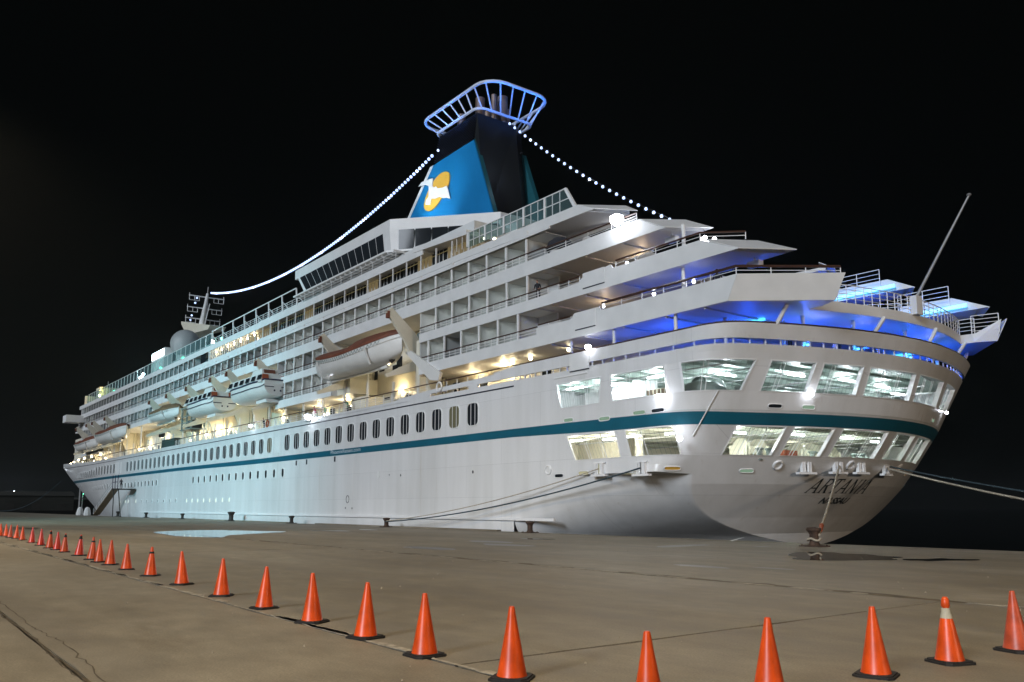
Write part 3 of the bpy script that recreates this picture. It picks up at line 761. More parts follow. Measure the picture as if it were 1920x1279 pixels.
GLY = {  # strokes (x0,y0,x1,y1,thickness) in a unit-high cell
 'A': (.78, [(.02, 0, .42, 1, .08), (.42, 1, .72, 0, .13), (.16, .34, .58, .34, .07), (-.06, .02, .14, .02, .04), (.58, .02, .86, .02, .04)]),
 'R': (.72, [(.16, 0, .16, 1, .12), (.16, .97, .5, .95, .08), (.5, .95, .62, .76, .12), (.62, .76, .48, .54, .10), (.48, .54, .16, .50, .07), (.34, .5, .68, 0, .13), (.02, .02, .3, .02, .04), (.6, .02, .8, .02, .04), (.02, .98, .2, .98, .04)]),
 'T': (.68, [(.34, 0, .34, 1, .12), (0, .97, .68, .97, .08), (.0, .97, .02, .8, .05), (.66, .97, .66, .8, .05), (.2, .02, .5, .02, .04)]),
 'N': (.80, [(.1, 0, .1, 1, .075), (.1, 1, .68, 0, .13), (.68, 0, .68, 1, .075), (-.04, .02, .24, .02, .04), (.54, .98, .82, .98, .04), (-.02, .98, .14, .98, .04)]),
 'I': (.36, [(.18, 0, .18, 1, .12), (.04, .02, .32, .02, .04), (.04, .98, .32, .98, .04)])}
nm = None; cur = 0.35; Hh = .86; z0t = 2.5
for i, ch in enumerate('ARTANIA'):
    adv, st = GLY[ch]; me = MB()
    for x0, y0, x1, y1, th in st:
        a, bb = Vector((x0, y0)), Vector((x1, y1)); d = bb - a; n = Vector((d.y, -d.x)).normalized() * th / 2
        if d.y == 0: n = Vector((0, th / 2))
        quad = [a - n, bb - n, bb + n, a + n]
        me.add([on_transom(cur + (q.x + .24 * q.y) * Hh * 1.14, z0t + q.y * Hh) for q in quad], [(0, 1, 2, 3)])
    if nm is None: nm = part('ship_name', me, LETTER, SHIP)
    else: part('letter', me, LETTER, nm)
    cur += (adv + .16) * Hh * 1.14
vs, fs = text_mesh('NASSAU', .58, .25, .012)
L = max(v[0] for v in vs)
me = MB(); me.add([on_transom(2.15 + v[0] / L * 2.9, 1.86 + v[1] * .92) for v in vs], fs); part('home_port', me, LETTER, SHIP)

# --- after bulwark above the long slot, promenade deck and its house
def bulwark(phs, z0, z1, name='bulwark'):
    me = MB()
    me.grid([[stern_pt(p, z0, -.14) for p in phs], [stern_pt(p, z0) for p in phs], [stern_pt(p, z1) for p in phs], [stern_pt(p, z1, -.14) for p in phs], [stern_pt(p, z0, -.14) for p in phs]])
    return part(name, me, HULL, SHIP, 40)
pa = list(np.arange(PH0, 180 - PH0 + .1, .8))
bulwark(pa, 10.80, 11.58)
me = MB(); me.tube([stern_pt(p, 11.63, -.07) for p in pa], .055, 6); part('bulwark_rail', me, BROWN, SHIP, 50)
me = MB()
for p in np.arange(PH0 + .3, 180 - PH0, 2.1):
    q = Vector(stern_pt(p, 10.53, -.07)); me.tube([q, q + Vector((0, 0, .28))], .05, 5)
part('slot_stanchions', me, WHITE2, SHIP)['kind'] = 'stuff'
# side bulwark forward of X=-48: solid aft part, sweeping down to the open rail
def sidewall(x0, x1, z0a, z1a, z0b, z1b, name='bulwark'):
    me = MB(); me.prism([(x0, Y0, z0a), (x1, Y0, z0b), (x1, Y0, z1b), (x0, Y0, z1a)], (0, .12, 0)); return part(name, me, HULL, SHIP)
sidewall(-59.4, -48, 10.53, 10.57, 10.53, 10.57)
sidewall(-53.8, -52.6, 10.57, 10.8, 10.57, 10.8)
sidewall(-59.4, -50.5, 10.8, 11.12, 10.8, 11.28); sidewall(-50.5, -48, 10.8, 11.4, 10.8, 11.58)
sidewall(-63, -59.4, 10.53, 10.95, 10.53, 11.12); sidewall(-66, -63, 10.5, 10.74, 10.5, 10.95); sidewall(-188, -66, 10.5, 10.72, 10.5, 10.74)
me = MB(); me.tube([(-188, Y0 + .06, 11.55), (-48, Y0 + .06, 11.66)], .05, 6); part('promenade_handrail', me, BROWN, SHIP)
me = MB()
for X in np.arange(-186, -52, 1.5): me.box(X - .03, X + .03, Y0 + .03, Y0 + .09, 10.7, 11.53)
for z in (10.93, 11.13, 11.33): me.tube([(-188, Y0 + .06, z), (-60, Y0 + .06, z)], .02, 4)
part('promenade_railing', me, WHITE2, SHIP)
me = MB(); lo = []; hi = []
for X in np.linspace(-298, -188, 40):
    z = sheer(X, 10.53); q = side_pt(max(X, stem_x(z) + .02), z); lo.append(q); hi.append((q[0], q[1], q[2] + float(np.interp(X, [-298, -250, -188], [1.3, .9, .2]))))
me.grid([lo, hi]); me.grid([[mir(p) for p in lo], [mir(p) for p in hi]]); part('bow_bulwark', me, HULL, SHIP, 40)
# decks
def deck(name, outline, z0, z1, m_top=DECKW, m_low=SOFFIT):
    me = MB(); n = len(outline)
    me.add([(p[0], p[1], z0) for p in outline], [tuple(range(n))], 0)
    me.add([(p[0], p[1], z1) for p in outline], [tuple(range(n))], 1)
    me.add([(p[0], p[1], z) for z in (z0, z1) for p in outline], [(i, (i + 1) % n, n + (i + 1) % n, n + i) for i in range(n)], 2)
    return part(name, me, [m_low, m_top, WHITE], SHIP)
prom = [(-262, YC), (-248, Y0 + 5.2), (-200, Y0 + .35), (-186, Y0 + .08)] + [stern_pt(p, 10.4, -.16)[:2] for p in np.arange(PH0, 180.1 - PH0, 2)] + [(-186, 2 * YC - Y0 - .08), (-200, 2 * YC - Y0 - .35), (-248, 2 * YC - Y0 - 5.2)]
deck('promenade_deck', prom, 10.2, 10.36)
PW = Y0 + 3.6
inb = inbox
inb('promenade_house', -232, -46, PW, 2 * YC - PW, 10.36, 17.88, CREAM)
# after house on the promenade deck with a rounded end
pts = [(-46, 41.5), (-40, 41.5), (-37, 42.5), (-35, 45), (-34.3, YC), (-35, 2 * YC - 45), (-37, 2 * YC - 42.5), (-40, 2 * YC - 41.5), (-46, 2 * YC - 41.5)]
me = MB(); me.prism([(p[0], p[1], 10.36) for p in pts], (0, 0, 2.2)); part('after_house', me, WHITE, SHIP)
# doors, windows and vents of the promenade wall
me_d = MB(); me_d.box(-.45, .45, -.05, 0, 0, 2.0); ME_DOOR = me_d.mesh('promenade_door', WALLG)
me_w = MB(); me_w.box(-.5, .5, -.05, 0, 0, 1.0); ME_PWIN = me_w.mesh('promenade_window', DARKG)
for i, X in enumerate(np.arange(-225, -47, 4.1)):
    link('promenade_door' if i % 3 == 0 else 'promenade_window', ME_DOOR if i % 3 == 0 else ME_PWIN, SHIP, (X, PW - .003, 10.4 if i % 3 == 0 else 11.2))
    if -144 < X < -93 or -78 < X < -62: link('promenade_window', ME_PWIN, SHIP, (X + 1.5, PW - .003, 14.2))
for X in (-74.5, -71, -68): link('promenade_window', ME_PWIN, SHIP, (X, PW - .003, 14.9))

# --- balcony decks: slabs, wings, fascias, dividers, doors, railings
def wing_outline(x_in, corner, tip, x_fwd=-208, side=36.1, nose=-215):
    """plan of a terrace deck: side edge, cut-off corner, inner edge of the wing, U-shaped cut, mirrored"""
    a = [(x_fwd, side), corner, tip, (x_in + 3.5, tip[1] + .35)]
    for t in np.linspace(0, PI / 2, 8): a.append((x_in + 3.5 - 3.5 * math.sin(t), tip[1] + .35 + (3.2) * (1 - math.cos(t))))
    a.append((x_in - .2, YC))
    m_ = [(p[0], 2 * YC - p[1]) for p in a[:-1]][::-1]
    return a + m_
R3 = dict(zb=12.58, zt=13.45, rail=14.04, ceil=15.3)
R2 = dict(zb=15.31, zt=16.07, rail=16.62, ceil=17.9)
R1 = dict(zb=17.9, zt=18.93, rail=19.55, ceil=20.62)
C1, T1 = (-33.3, 36.1), (-31.65, 38.5)
C2, T2 = (-28.05, 36.1), (-26.35, 38.85)
C3, T3 = (-28.9, 36.1), (-25.3, 40.5)
def in_off(o, d=.02): return [(p[0], YC + (p[1] - YC) * (HB - d) / HB) for p in o]
# row-3 deck: its after edge is a fair curve with two triangular boxes at the corners
cur3 = [(stern_x(Y, 11.4) - .15, Y) for Y in np.linspace(41.2, YC, 14)]
out3 = [(-61.3, 36.12), (C3[0], 36.12), T3, (-26.45, 41.1)] + cur3
out3 = out3 + [(p[0], 2 * YC - p[1]) for p in out3[:-1]][::-1]
deck('terrace_deck', out3, 12.6, 13.05)
deck('terrace_deck', in_off(wing_outline(-36, (C2[0] - .7, C2[1]), (T2[0] - .75, T2[1] + .05), -61.3)), 15.335, 15.6)
deck('terrace_deck', in_off(wing_outline(-41.5, (C1[0] - .7, C1[1]), (T1[0] - .75, T1[1] + .05), -212)), 17.92, 18.2)
deck('terrace_deck', in_off(wing_outline(-46, (-40.2, 36.1), (-38.8, 38.75), -212)), 20.84, 21.1)
for x0, x1 in ((-93, -78.3), (-205, -146.5)): deck('terrace_deck', [(x0, Y0 + .02), (x1, Y0 + .02), (x1, PW + .1), (x0, PW + .1)], 15.33, 15.6)
deck('terrace_deck', [(-93, Y0 + .02), (-78.3, Y0 + .02), (-78.3, PW + .1), (-93, PW + .1)], 12.6, 12.9)
def fascia(x0, x1, zb, zt, name='balcony_fascia', y=Y0, th=.1):
    me = MB(); me.box(x0, x1, y - .015, y + th, zb, zt); return part(name, me, WHITE, SHIP)
def poly_fascia(pts, name='terrace_fascia', th=.1, m_=None):
    me = MB(); me.prism([(p[0], Y0 - .02, p[1]) for p in pts], (0, th, 0)); return part(name, me, m_ or WHITE, SHIP)
# aft side panels of the wings (outer face), with their steps
poly_fascia([(-44.5, 17.88), (-33.3, 17.88), (-35.45, 18.97), (-44.5, 18.93)])
poly_fascia([(-45.2, 15.31), (-28.05, 15.33), (-30.6, 16.45), (-37.7, 16.45), (-37.9, 16.72), (-40.6, 16.45), (-40.9, 16.2), (-45.2, 16.07)])
poly_fascia([(-45.4, 12.58), (-28.9, 12.62), (-28.2, 13.97), (-38.9, 13.97), (-39.0, 14.22), (-41.4, 14.22), (-41.7, 13.9), (-45.4, 13.9)])
for x0, x1, z0, z1 in ((-40.5, -38.45, 15.72, 16.7), (-41.3, -39.35, 13.1, 14.2), (-41.9, -40.0, 10.42, 11.56)):
    me = MB(); me.box(x0, x1, Y0 - .05, Y0 - .021, z0, z1); o = part('gangway_door', me, WHITE, SHIP)
    me = MB(); me.box(x0, x1, Y0 - .045, Y0 - .022, z0 - .07, z0 - .002); part('door_shadow_line', me, DARKL, o)  # shadow line under the door, made as a dark strip
# cut-off corner faces and inner faces of the wings, both sides
def face(pts, th, name, m_, flip=False):
    n = (Vector(pts[1]) - Vector(pts[0])).cross(Vector(pts[2]) - Vector(pts[0])).normalized() * th
    me = MB(); me.prism(pts, n); return part(name, me, m_, SHIP)
for S_ in (0, 1):
    M_ = (lambda p: mir(p)) if S_ else (lambda p: p)
    def F(pts, name, m_): face([M_(p) for p in pts], .05, name, m_)
    F([(C1[0], 36.1, 17.9), (T1[0], T1[1], 17.9), (-33.76, 38.48, 18.95), (-35.41, 36.1, 18.95)], 'wing_end_panel', WHITE)
    F([(C2[0], 36.1, 15.33), (T2[0], T2[1], 15.33), (-28.85, 38.84, 16.45), (-30.55, 36.1, 16.45)], 'wing_end_panel', WHITE)
    F([(C3[0], 36.1, 12.62), (T3[0], T3[1], 12.62), (-24.6, 40.5, 13.97), (-28.2, 36.1, 13.97)], 'wing_end_panel', WHITE)
    F([(-39.4, 36.1, 20.8), (-38.0, 38.7, 20.8), (-39.3, 38.9, 21.55), (-41, 36.1, 21.5)], 'wing_end_panel', WHITE)
    F([(T3[0], T3[1], 12.62), (-26.5, 41.15, 12.62), (-26.6, 41.2, 13.1), (-24.85, 40.75, 13.97)], 'wing_inner_panel', WHITE)
    for (tx, ty), top, zb, zt, xi in ((T1, (-33.3, 38.4), 17.92, 18.95, -38), (T2, (-28.4, 38.75), 15.35, 16.45, -32.5)):
        F([(tx, ty, zb), (xi, ty + .38, zb), (xi, ty + .3, zt), (top[0] - .45, top[1] + .12, zt)], 'wing_inner_panel', WHITE)
# aft edge band of the row-3 deck
me = MB(); c3 = [p for p in out3[3:-3]]
me.grid([[(p[0] + .02, p[1], 12.6) for p in c3], [(p[0] + .05, p[1], 13.2) for p in c3], [(p[0] - .08, p[1], 13.2) for p in c3]])
part('deck_edge_band', me, WHITE, SHIP, 40)
# rails of the terraces
def railing(pts, z0, z1, step=1.6, bars=2, name='terrace_railing', top=BROWN, r=.022, topr=.05, lean=0):
    me = MB(); pts = [Vector((p[0], p[1], 0)) for p in pts]
    for i in range(len(pts) - 1):
        d = pts[i + 1] - pts[i]; n = max(1, round(d.length / step))
        for k in range(n + (1 if i == len(pts) - 2 else 0)):
            q = pts[i] + d * (k / n); me.tube([(q.x, q.y, z0), (q.x + lean, q.y, z1)], r * 1.35, 5)
    for bz in range(bars):
        z = z0 + (z1 - z0) * (bz + 1) / (bars + 1); me.tube([(p.x, p.y, z) for p in pts], r, 4)
    me.tube([(p.x, p.y, z1) for p in pts], topr, 6, 1)
    return part(name, me, [WHITE2, top], SHIP)
railing([(-44.5, Y0 + .06), (-35.6, Y0 + .06)], 18.93, 19.45, 2.0, 2)
railing([(-37.5, Y0 + .06), (-30.7, Y0 + .06), (-29.0, 38.0)], 16.45, 16.9, 1.9, 1, topr=.06)
railing([(-45.3, Y0 + .06), (-40.9, Y0 + .06)], 16.1, 16.62, 1.2, 2)
railing([(-38.8, Y0 + .06), (-28.3, Y0 + .06), (-25.0, 40.7)], 13.97, 14.42, 1.75, 1, topr=.08)
railing([(-45.3, Y0 + .06), (-41.8, Y0 + .06)], 13.9, 14.12, 1.2, 1)
railing(c3, 13.2, 14.25, 1.35, 3, top=WHITE2, topr=.03)
for tip, xi, z in ((T2, -32.5, 15.6), (T1, -38, 18.2)):
    for S_ in (0, 1):
        pts = [(xi, tip[1] + .4), (xi - 3.4, tip[1] + 3.4), (xi - 3.6, YC)]
        railing([(p[0], 2 * YC - p[1]) if S_ else p for p in pts], z, z + 1.1, 1.5, 3, top=WHITE2, topr=.03)
railing([(-25.05, 2 * YC - 40.7), (-26.6, 2 * YC - 41.2)], 13.1, 14.4, 1.6, 4, top=WHITE2, topr=.03)
for z, p in ((16.1, T2), (18.6, T1)):
    railing([(p[0] - 6.3, 2 * YC - p[1] - .4), (p[0] - 2.6, 2 * YC - p[1] - .25)], z - .5, z + 1.2, 1.8, 4, top=WHITE2, topr=.03)
# flagstaff at the after edge
me = MB(); me.tube([(-25.75, 49.9, 14.2), (-22.2, 49.9, 19.65)], [.10, .06], 8); me.lathe([(.11, 0), (.14, .05), (.1, .12)], (-22.2, 49.9, 19.62), 10)
fs_ = part('flagstaff', me, STEEL, SHIP, 40)
me = MB(); me.box(-26.0, -25.55, 49.55, 50.25, 13.15, 14.3); part('flagstaff_socket', me, WHITE, fs_)
# pillars under the terraces
for X, Y, z0, z1 in ((-38.0, Y0 + .3, 11.6, 12.6), (-32.9, Y0 + .3, 11.6, 12.6), (-32.4, Y0 + .5, 13.1, 15.33), (-32.3, Y0 + .5, 15.6, 17.92), (-31.6, 39.2, 10.4, 12.6), (-30, 42.5, 10.4, 12.6), (-29.6, 47, 10.4, 12.6), (-29.6, 52, 10.4, 12.6), (-30.4, 57, 10.4, 12.6), (-42.2, Y0 + .4, 10.4, 12.6)):
    me = MB(); me.tube([(X, Y, z0), (X, Y, z1)], .11, 8); part('deck_pillar', me, WHITE, SHIP, 50)
for a, bb in (((-28.0, 39.1, 11.6), (-27.35, 39.2, 12.6)), ((-26.3, 45.9, 11.6), (-26.0, 46.6, 12.6)), ((-26.0, 51.5, 11.6), (-25.8, 52.2, 12.6)), ((-27.3, 57.6, 11.6), (-26.9, 58.2, 12.6)), ((-29, 62, 11.6), (-28.7, 62.3, 12.6))):
    me = MB(); me.tube([a, bb], .12, 6); part('raking_strut', me, WHITE, SHIP, 50)
# soffit girders under terraces
for X in (-44, -40.5, -37, -33.5, -30.6):
    for zz, xl in ((12.6, -30), (15.33, -33.9), (17.92, -36.5)):
        if X < xl:
            me = MB(); me.box(X - .06, X + .06, Y0 + .15, 44 if zz < 13 else 39, zz - .09, zz + .01); part('soffit_girder', me, SOFFIT, SHIP)
# after house walls on rows 2 and 1
for z0, z1, xa in ((13.05, 15.33, -39), (15.6, 17.92, -44), (18.2, 20.82, -48)):
    me = MB(); p_ = [(-61, Y0 + 4), (xa - 4, Y0 + 4), (xa - 1, Y0 + 6), (xa, YC), (xa - 1, 2 * YC - Y0 - 6), (xa - 4, 2 * YC - Y0 - 4), (-61, 2 * YC - Y0 - 4)]
    me.prism([(q[0], q[1], z0) for q in p_], (0, 0, z1 - z0)); part('after_house', me, WALLG, SHIP)
# speaker boxes under the wings
for p in ((-33.9, 37.4, 17.55), (-28.6, 38.2, 14.95)):
    me = MB(); me.box(p[0] - .4, p[0] + .4, p[1] - .2, p[1] + .2, p[2] - .16, p[2] + .16); me.box(p[0] - .05, p[0] + .05, p[1] - .05, p[1] + .05, p[2] + .16, p[2] + .38); part('deck_speaker', me, WALLG, SHIP)

# balconies
DIV_SHADE = mat('shaded_divider_panel', (0.52, 0.54, 0.54), 0.5, var=0.06)  # grey puts the aft faces' shade into the colour; posts stay white
def dv_mesh(h):
    me = MB(); me.box(-.035, .035, 0.13, 1.9, 0, h, 1); me.box(-.09, .09, .015, .13, 0, h, 0); return me.mesh('balcony_divider', [WHITE2, DIV_SHADE])
me = MB(); me.box(-.95, .05, -.04, 0, 0, 1.75); me.box(.12, 1.0, -.03, 0, .05, 1.7)
DOORM = me.mesh('balcony_door', mat('balcony_glass', (0.13, 0.16, 0.17), 0.12, var=0.25, scale=0.4))
me = MB()
for x0, x1, z0, z1 in ((-1.02, -.95, 0, 1.8), (.05, .12, 0, 1.8), (1.0, 1.06, 0, 1.8), (-1.02, 1.06, 1.75, 1.82)): me.box(x0, x1, -.06, -.005, z0, z1)
DOORF = me.mesh('door_frame', WHITE2)
me = MB(); me.box(-.4, .4, .75, 1.0, .36, .42); me.box(-.4, .4, 1.0, 1.06, .42, .95)
for lx in (-.36, .36):
    for ly in (.78, 1.02): me.box(lx - .02, lx + .02, ly - .02, ly + .02, 0, .36)
CHAIRM = me.mesh('balcony_chair', WHITE2)
E_BALC = emis('balcony_lamp_glow', (.92, 1.0, .96), 16)
me = MB(); me.box(-.28, .28, -.16, .16, -.06, -.005); BLAMP = me.mesh('balcony_lamp', E_BALC)
def balconies(R, x0, x1, phase, fasc=True, rail=True, lit=0):
    h = R['ceil'] - R['zt']; fl = R['zt'] - .25
    if fasc: fascia(x0, x1, R['zb'], R['zt'])
    me = MB(); me.box(x0, x1, Y0 + 1.9, Y0 + 2.0, R['zb'] + .3, R['ceil']); part('cabin_wall', me, WALLG, SHIP)
    me = MB(); me.box(x0, x1, Y0 + .1, Y0 + 1.9, fl - .1, fl); part('balcony_floor', me, DECKW, SHIP)
    dm = dv_mesh(h + .25); n = 0
    xs = []
    X = x1 - phase
    while X > x0 + .2: xs.append(X); X -= 2.455
    for X in xs:
        link('balcony_divider', dm, SHIP, (X, Y0, fl))
        if X - 1.2 > x0:
            o = link('balcony_door', DOORM, SHIP, (X - 1.25, Y0 + 1.89, fl)); child_local('door_frame', DOORF, o)
            if random.random() < (lit if X > -96 else lit * .35):
                link('balcony_lamp', BLAMP, SHIP, (X - 1.2, Y0 + 1.6, R['ceil'] - .02))
    if rail:
        me = MB(); me.box(x0, x1, Y0 - .0, Y0 + .09, R['rail'] - .07, R['rail'], 1)
        zz = R['zt']
        for k in (1, 2): 
            z = zz + (R['rail'] - zz) * k / 3; me.box(x0, x1, Y0 + .03, Y0 + .06, z - .018, z + .018)
        for X in np.arange(x1 - phase, x0, -2.455 / 3): me.box(X - .02, X + .02, Y0 + .02, Y0 + .07, zz, R['rail'])
        part('balcony_railing', me, [WHITE2, BROWN], SHIP)
balconies(R3, -61.3, -45.4, 2.2, lit=.9); balconies(R3, -93, -78.3, .05, lit=.85)
balconies(R2, -61.3, -45.2, 1.3, lit=.9); balconies(R2, -93, -78.3, .05, lit=.85); balconies(R2, -205, -146.5, .05, lit=.85)
balconies(R1, -209, -44.5, 2.1, lit=.95)
# deck heads over the balconies (undersides seen from the quay)
for R, xs in ((R3, ((-61.3, -45.4), (-93, -78.3))), (R2, ((-61.3, -45.2), (-93, -78.3), (-205, -146.5))), (R1, ((-209, -44.5),))):
    for x0, x1 in xs:
        me = MB(); me.box(x0, x1, Y0 + .12, Y0 + 1.89, R['ceil'] - .02, R['ceil'] + .02); part('balcony_ceiling', me, SOFFIT, SHIP)
# end walls of the lifeboat bays
for X, z0, z1 in ((-61.3, 12.6, 17.9), (-78.3, 12.6, 17.9), (-93.0, 12.6, 17.9), (-146.5, 15.4, 17.9)):
    me = MB(); me.box(X - .06, X + .06, Y0 + .1, PW, z0, z1); o = part('bay_end_wall', me, WHITE, SHIP)
    me = MB(); me.box(X - .08, X + .08, Y0 + 1.4, Y0 + 2.6, 16.2, 17.2) if X == -61.3 else me.box(X + .02, X + .09, Y0 + 1.2, Y0 + 2.2, 12.9, 14.0); part('bay_window', me, DARKG, o)
# locker house in the first bay
inb('deck_locker', -78.2, -75.4, Y0 + .6, PW, 12.62, 14.1, CREAM); inb('deck_locker', -77.0, -74.0, Y0 + 1.6, PW, 10.4, 12.3, CREAM)

# --- row over the balconies: gutter beam, lido fascia and windows
fascia(-209, -43.8, 20.64, 20.86, 'gutter_beam', Y0 - .12)
me = MB()
for X in np.arange(-208, -44, 4.9): me.box(X - .06, X + .06, Y0 - .1, Y0 + .3, 20.86, 21.08)
me.box(-209, -44, Y0 + .3, Y0 + .34, 20.86, 21.1); part('gutter_brackets', me, SOFFIT, SHIP)
poly_fascia([(-209, 21.08), (-55, 21.08), (-43, 20.83), (-39.4, 20.80), (-41.0, 21.52), (-55, 21.6), (-209, 21.65)], 'lido_fascia')
LW = Y0 + 1.2
me = MB(); me.box(-1.16, 1.16, 0, .03, 0, 2.05); LPANE = {'d': me.mesh('lido_pane', DARKG), 'w': me.mesh('lido_pane_lit', E_WINW)}
me = MB()
for x in (-.62, .0, .62): me.box(x - .03, x + .03, -.04, -.005, 0, 2.05)
LBAR = me.mesh('lido_glazing_bar', WHITE)
me = MB(); me.box(-.05, .05, -.06, .05, 0, 1.45); LPOST = me.mesh('lido_post', WHITE2)
inb('lido_house', -103, -55, LW + .06, 2 * YC - LW - .06, 21.1, 24.6, WALLG)
inb('lido_floor', -212, -55, Y0 + .12, LW + 8, 21.1, 21.58, DECKW)
for i in range(20):
    X = -55.25 - 2.455 * i
    o = link('lido_window', LPANE['w' if i in (0, 1, 3, 7, 13, 18, 19) else 'd'], SHIP, (X, LW, 21.75)); child_local('glazing_bar', LBAR, o)
    link('lido_post', LPOST, SHIP, (X + 1.23, Y0 + .12, 21.56))
YRAIL = mat('yellow_brass_rail', (0.42, 0.33, 0.14), 0.4, 0.2, var=0.1)
me = MB(); me.tube([(-103, Y0 + .16, 22.42), (-54, Y0 + .16, 22.42)], .035, 5); part('lido_rail', me, YRAIL, SHIP)
fascia(-209, -61, 22.95, 23.7, 'roof_fascia', Y0 + .02)
inb('lido_roof', -209, -61, Y0 + .14, 2 * YC - Y0 - .14, 23.2, 23.6, WHITE)
# arcade with warm lamps forward of the lido windows, then the forward cabins
inb('arcade_wall', -118, -103, LW + 2.5, LW + 2.6, 21.9, 23.2, CREAM)
for i, X in enumerate(np.arange(-103.5, -119, -2.45)):
    me = MB(); me.sphere((X, Y0 + 1.0, 22.95), .13, 6); part('arcade_lamp', me, E_WARM, SHIP)
    if i % 2 == 0: point('arcade_light', (X, Y0 + 1.0, 22.6), 60, (1, .8, .45))
for X in np.arange(-103, -119, -.82):
    link('arcade_post', LPOST, SHIP, (X, Y0 + .12, 21.56))
me = MB(); me.box(-209, -118, Y0 + 1.9, Y0 + 2, 21.5, 23.2); part('cabin_wall', me, MATS['balcony_glass'], SHIP)
dm = dv_mesh(1.5)
for X in np.arange(-118.2, -209, -2.455):
    if not -124 < X < -119.5: link('balcony_divider', dm, SHIP, (X, Y0, 21.5))
link('cabin_window', LPANE['d'], SHIP, (-121.7, Y0 + .3, 21.55))
# roof over the after end of the lido
me = MB(); me.prism([(-62.5, Y0 - .05, 23.45), (-54.2, Y0 - .05, 22.95), (-54.2, Y0 - .05, 23.35), (-62.5, Y0 - .05, 23.95)], (0, 3.2, 0)); part('terrace_roof', me, WHITE, SHIP)
# glazed wind screen on the upper after deck
me = MB(); gl = MB()
for i in range(6):
    X = -41.9 - 2.42 * i; zb = float(np.interp(X, [-54, -42], [21.95, 21.5]))
    wd = .09
    if i == 0: me.prism([(-42.45, Y0 + .03, 23.12), (-42.2, Y0 + .03, 23.12), (-41.15, Y0 + .03, 21.5), (-41.45, Y0 + .03, 21.5)], (0, .16, 0))
    else: me.box(X - .2 - wd, X - .2 + wd, Y0 + .03, Y0 + .19, zb, 23.08)
    for q in (.33, .66): me.box(X - .2 - 2.42 * q - .025, X - .2 - 2.42 * q + .025, Y0 + .08, Y0 + .14, zb, 23.05)
me.box(-54.4, -42.3, Y0 + .06, Y0 + .16, 23.05, 23.12); me.prism([(-54.4, Y0 + .08, 22.38), (-41.7, Y0 + .08, 22.28), (-41.7, Y0 + .08, 22.34), (-54.4, Y0 + .08, 22.44)], (0, .06, 0))
ws = part('after_wind_screen', me, WHITE2, SHIP)
gl.add([(-54.4, Y0 + .11, 21.9), (-41.6, Y0 + .11, 21.5), (-42.3, Y0 + .11, 23.05), (-54.4, Y0 + .11, 23.05)], [(0, 1, 2, 3)]); part('glass_pane', gl, GLASS, ws)
# curved white screen and covered table on the terrace below it
me = MB(); rows = [[], []]
for t in np.linspace(0, 1, 14):
    X = -47 + 8.2 * t; Y = 38.3 + 1.2 * t * t; rows[0].append((X, Y, 20.05 + .62 * t)); rows[1].append((X, Y, 20.8))
me.grid(rows); part('canvas_screen', me, WHITE, SHIP, 40)
# forward glass wind screen of the sun deck
me = MB(); me.box(-.04, .04, 0, .09, 0, 1.8); WSP = me.mesh('screen_post', WHITE)
me = MB(); me.add([(-2.36, .05, .05), (-.04, .05, .05), (-.04, .05, 1.75), (-2.36, .05, 1.75)], [(0, 1, 2, 3)]); WSG = me.mesh('screen_glass', GLASS)
for X in np.arange(-118, -200, -2.4):
    o = link('wind_screen_panel', WSP, SHIP, (X, Y0 + .1, 23.7)); child_local('glass_pane', WSG, o)
me = MB(); me.box(-201, -118, Y0 + .12, Y0 + .18, 25.46, 25.53); part('wind_screen_rail', me, WHITE, SHIP)
# tall raking frames amidships
me = MB()
for X in np.arange(-117.2, -87.5, 4.15):
    me.prism([(X - .1, Y0 + .1, 23.7), (X + .1, Y0 + .1, 23.7), (X - .35, Y0 + .1, 25.75), (X - .5, Y0 + .1, 25.75)], (0, .12, 0))
    me.tube([(X + .9, Y0 + .7, 23.8), (X - .3, Y0 + .2, 25.0)], .04, 5)
me.tube([(-118, Y0 + .16, 25.72), (-88.6, Y0 + .16, 25.78)], .07, 6)
part('awning_frame', me, WHITE2, SHIP)
railing([(-118, Y0 + .3), (-88.5, Y0 + .3)], 23.65, 24.65, 1.5, 3, 'sun_deck_railing', top=WHITE2, topr=.03)
railing([(-88.5, Y0 + .2), (-66, Y0 + .2)], 23.7, 24.5, 2.2, 2, 'sun_deck_railing', top=WHITE2, topr=.03)

# --- observation lounge with its service platform
plat = [(-89, Y0), (-67.6, Y0), (-64.8, 38.3), (-64.8, 2 * YC - 38.3), (-67.6, 2 * YC - Y0), (-89, 2 * YC - Y0)]
deck('lounge_platform', plat, 24.74, 24.92, WHITE, SOFFIT)
for i, X in enumerate(np.arange(-88.3, -65.5, 1.1)):
    me = MB(); me.box(X - .05, X + .05, Y0 + .1, Y0 + 2.2, 24.55, 24.74); part('platform_rib', me, WHITE, SHIP)
for X in np.arange(-86, -66, 3.7): inb('platform_vent', X - .9, X + .9, Y0 + 1.55, Y0 + 1.8, 24.70, 24.735, DARKL)
inb('lounge_base', -92, -66, 38.9, 2 * YC - 38.9, 23.6, 24.75, WHITE)
LY = 38.85
top = [(-95.4, LY), (-72.0, LY), (-63.7, 46.3), (-63.7, 2 * YC - 46.3), (-72.0, 2 * YC - LY), (-95.4, 2 * YC - LY)]
bot = [(-91.0, LY), (-71.4, LY), (-63.4, 46.3), (-63.4, 2 * YC - 46.3), (-71.4, 2 * YC - LY), (-91.0, 2 * YC - LY)]
me = MB(); me.prism([(p[0], p[1], 28.62) for p in top], (0, 0, 1.08)); part('lounge_roof', me, WHITE, SHIP)
me = MB(); n = 6
me.add([(p[0], p[1], 24.92) for p in bot] + [(p[0] + (.9 if i in (0, 5) else 0), p[1], 28.62) for i, p in enumerate(top)], [(i, (i + 1) % n, n + (i + 1) % n, n + i) for i in range(n)])
